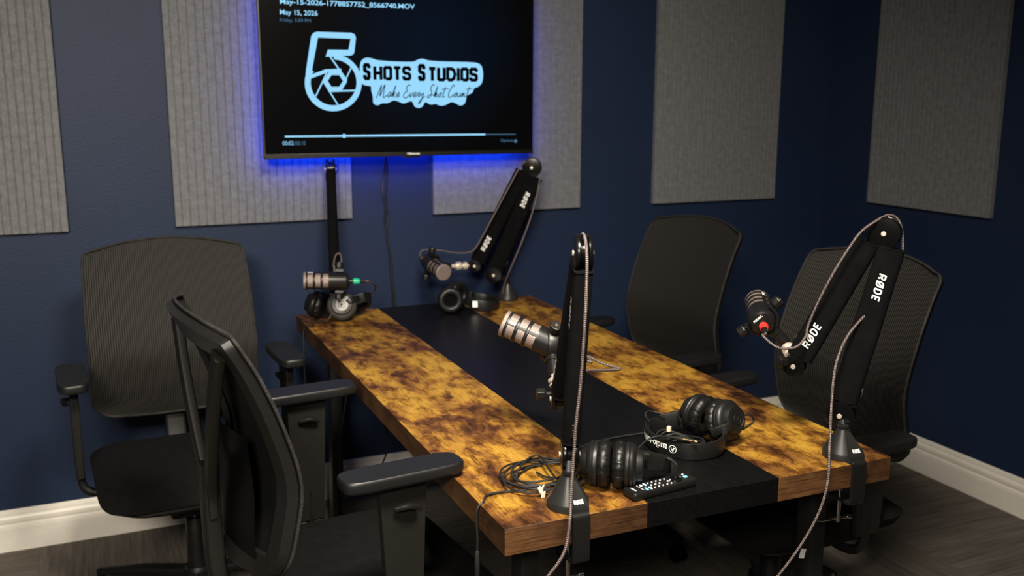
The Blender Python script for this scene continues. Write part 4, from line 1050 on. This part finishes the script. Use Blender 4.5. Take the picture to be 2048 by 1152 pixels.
for x, y, mt_ in ((.036, -.009, 'blue_button'), (.036, .009, 'pale_button'), (.045, -.009, 'pale_button'), (.045, .009, 'periwinkle_button')): btn(x, y, .0026, .0062 if (x, y) != (.036, .009) else .004, mt_)
for i, x in enumerate((.054, .064, .074, .084, .094)):
    for y in (-.011, 0, .011):
        if (i, y) == (3, 0): continue
        btn(x, y, .0017 if y else .0021, .0015 if y else .0018, 'white_print')
bm = BM(); torus(bm, rp(.112, 0, .0158), Z, .0105, .0028, 32, 8); obj('navigation_ring', bm, 'gloss_black', rm)
btn(.112, 0, .0065, .0065, 'gloss_black', .0016); btn(.1245, 0, .0012, .0012, 'white_print', .003); btn(.0995, 0, .0012, .0012, 'white_print', .003)
btn(.137, 0, .0046, .0046, 'blue_button'); btn(.1395, .011, .0022, .0018, 'white_print')

# ------------------------------------------------------------------ cables under the table
def under(label, pts, r=.003):
    bm = BM(); tube(bm, pts, r, 8); tag(obj('hanging_cable', bm, 'rubber', loc=V(pts[-1])), label, 'cable', 'dark cables under the table')
under('dark cable hanging under the far left of the table, nearest the table leg', [(-2.30, -.45, .70), (-2.29, -.46, .55), (-2.31, -.43, .35), (-2.30, -.42, .12), (-2.25, -.38, .012)])
under('dark cable crossing in front of the white baseboard below the table', [(-2.14, -.40, .70), (-2.16, -.36, .5), (-2.11, -.30, .3), (-2.13, -.25, .15), (-2.05, -.22, .012)])

# ------------------------------------------------------------------ light
def area(name, loc, target, size, power, col, sy=None, spread=180):
    l = bpy.data.lights.new(name, 'AREA'); l.energy = power; l.color = col; l.size = size; l.spread = math.radians(spread)
    if sy: l.shape = 'RECTANGLE'; l.size_y = sy
    o = bpy.data.objects.new(name, l); COL.objects.link(o); o.location = loc
    o.rotation_euler = (V(target)-V(loc)).to_track_quat('-Z', 'Y').to_euler(); return o
WARM = (1., .91, .78)
area('ceiling_lamp_near', (-2.45, -2.6, 2.5), (-2.2, -1.5, .7), .5, 50, WARM, spread=110)
area('ceiling_lamp_left', (-3.8, -4.2, 2.5), (-3.1, 0, 1.4), .7, 62, WARM, spread=95)
w = bpy.data.worlds.new('world'); SC.world = w; w.use_nodes = True
w.node_tree.nodes['Background'].inputs[0].default_value = (.02, .018, .016, 1); w.node_tree.nodes['Background'].inputs[1].default_value = .3
SC.view_settings.view_transform = 'Standard'; SC.view_settings.look = 'None'; SC.view_settings.gamma = 1.0
SC.view_settings.use_curve_mapping = False; SC.view_settings.exposure = 0.0
SC.cycles.max_bounces = 6
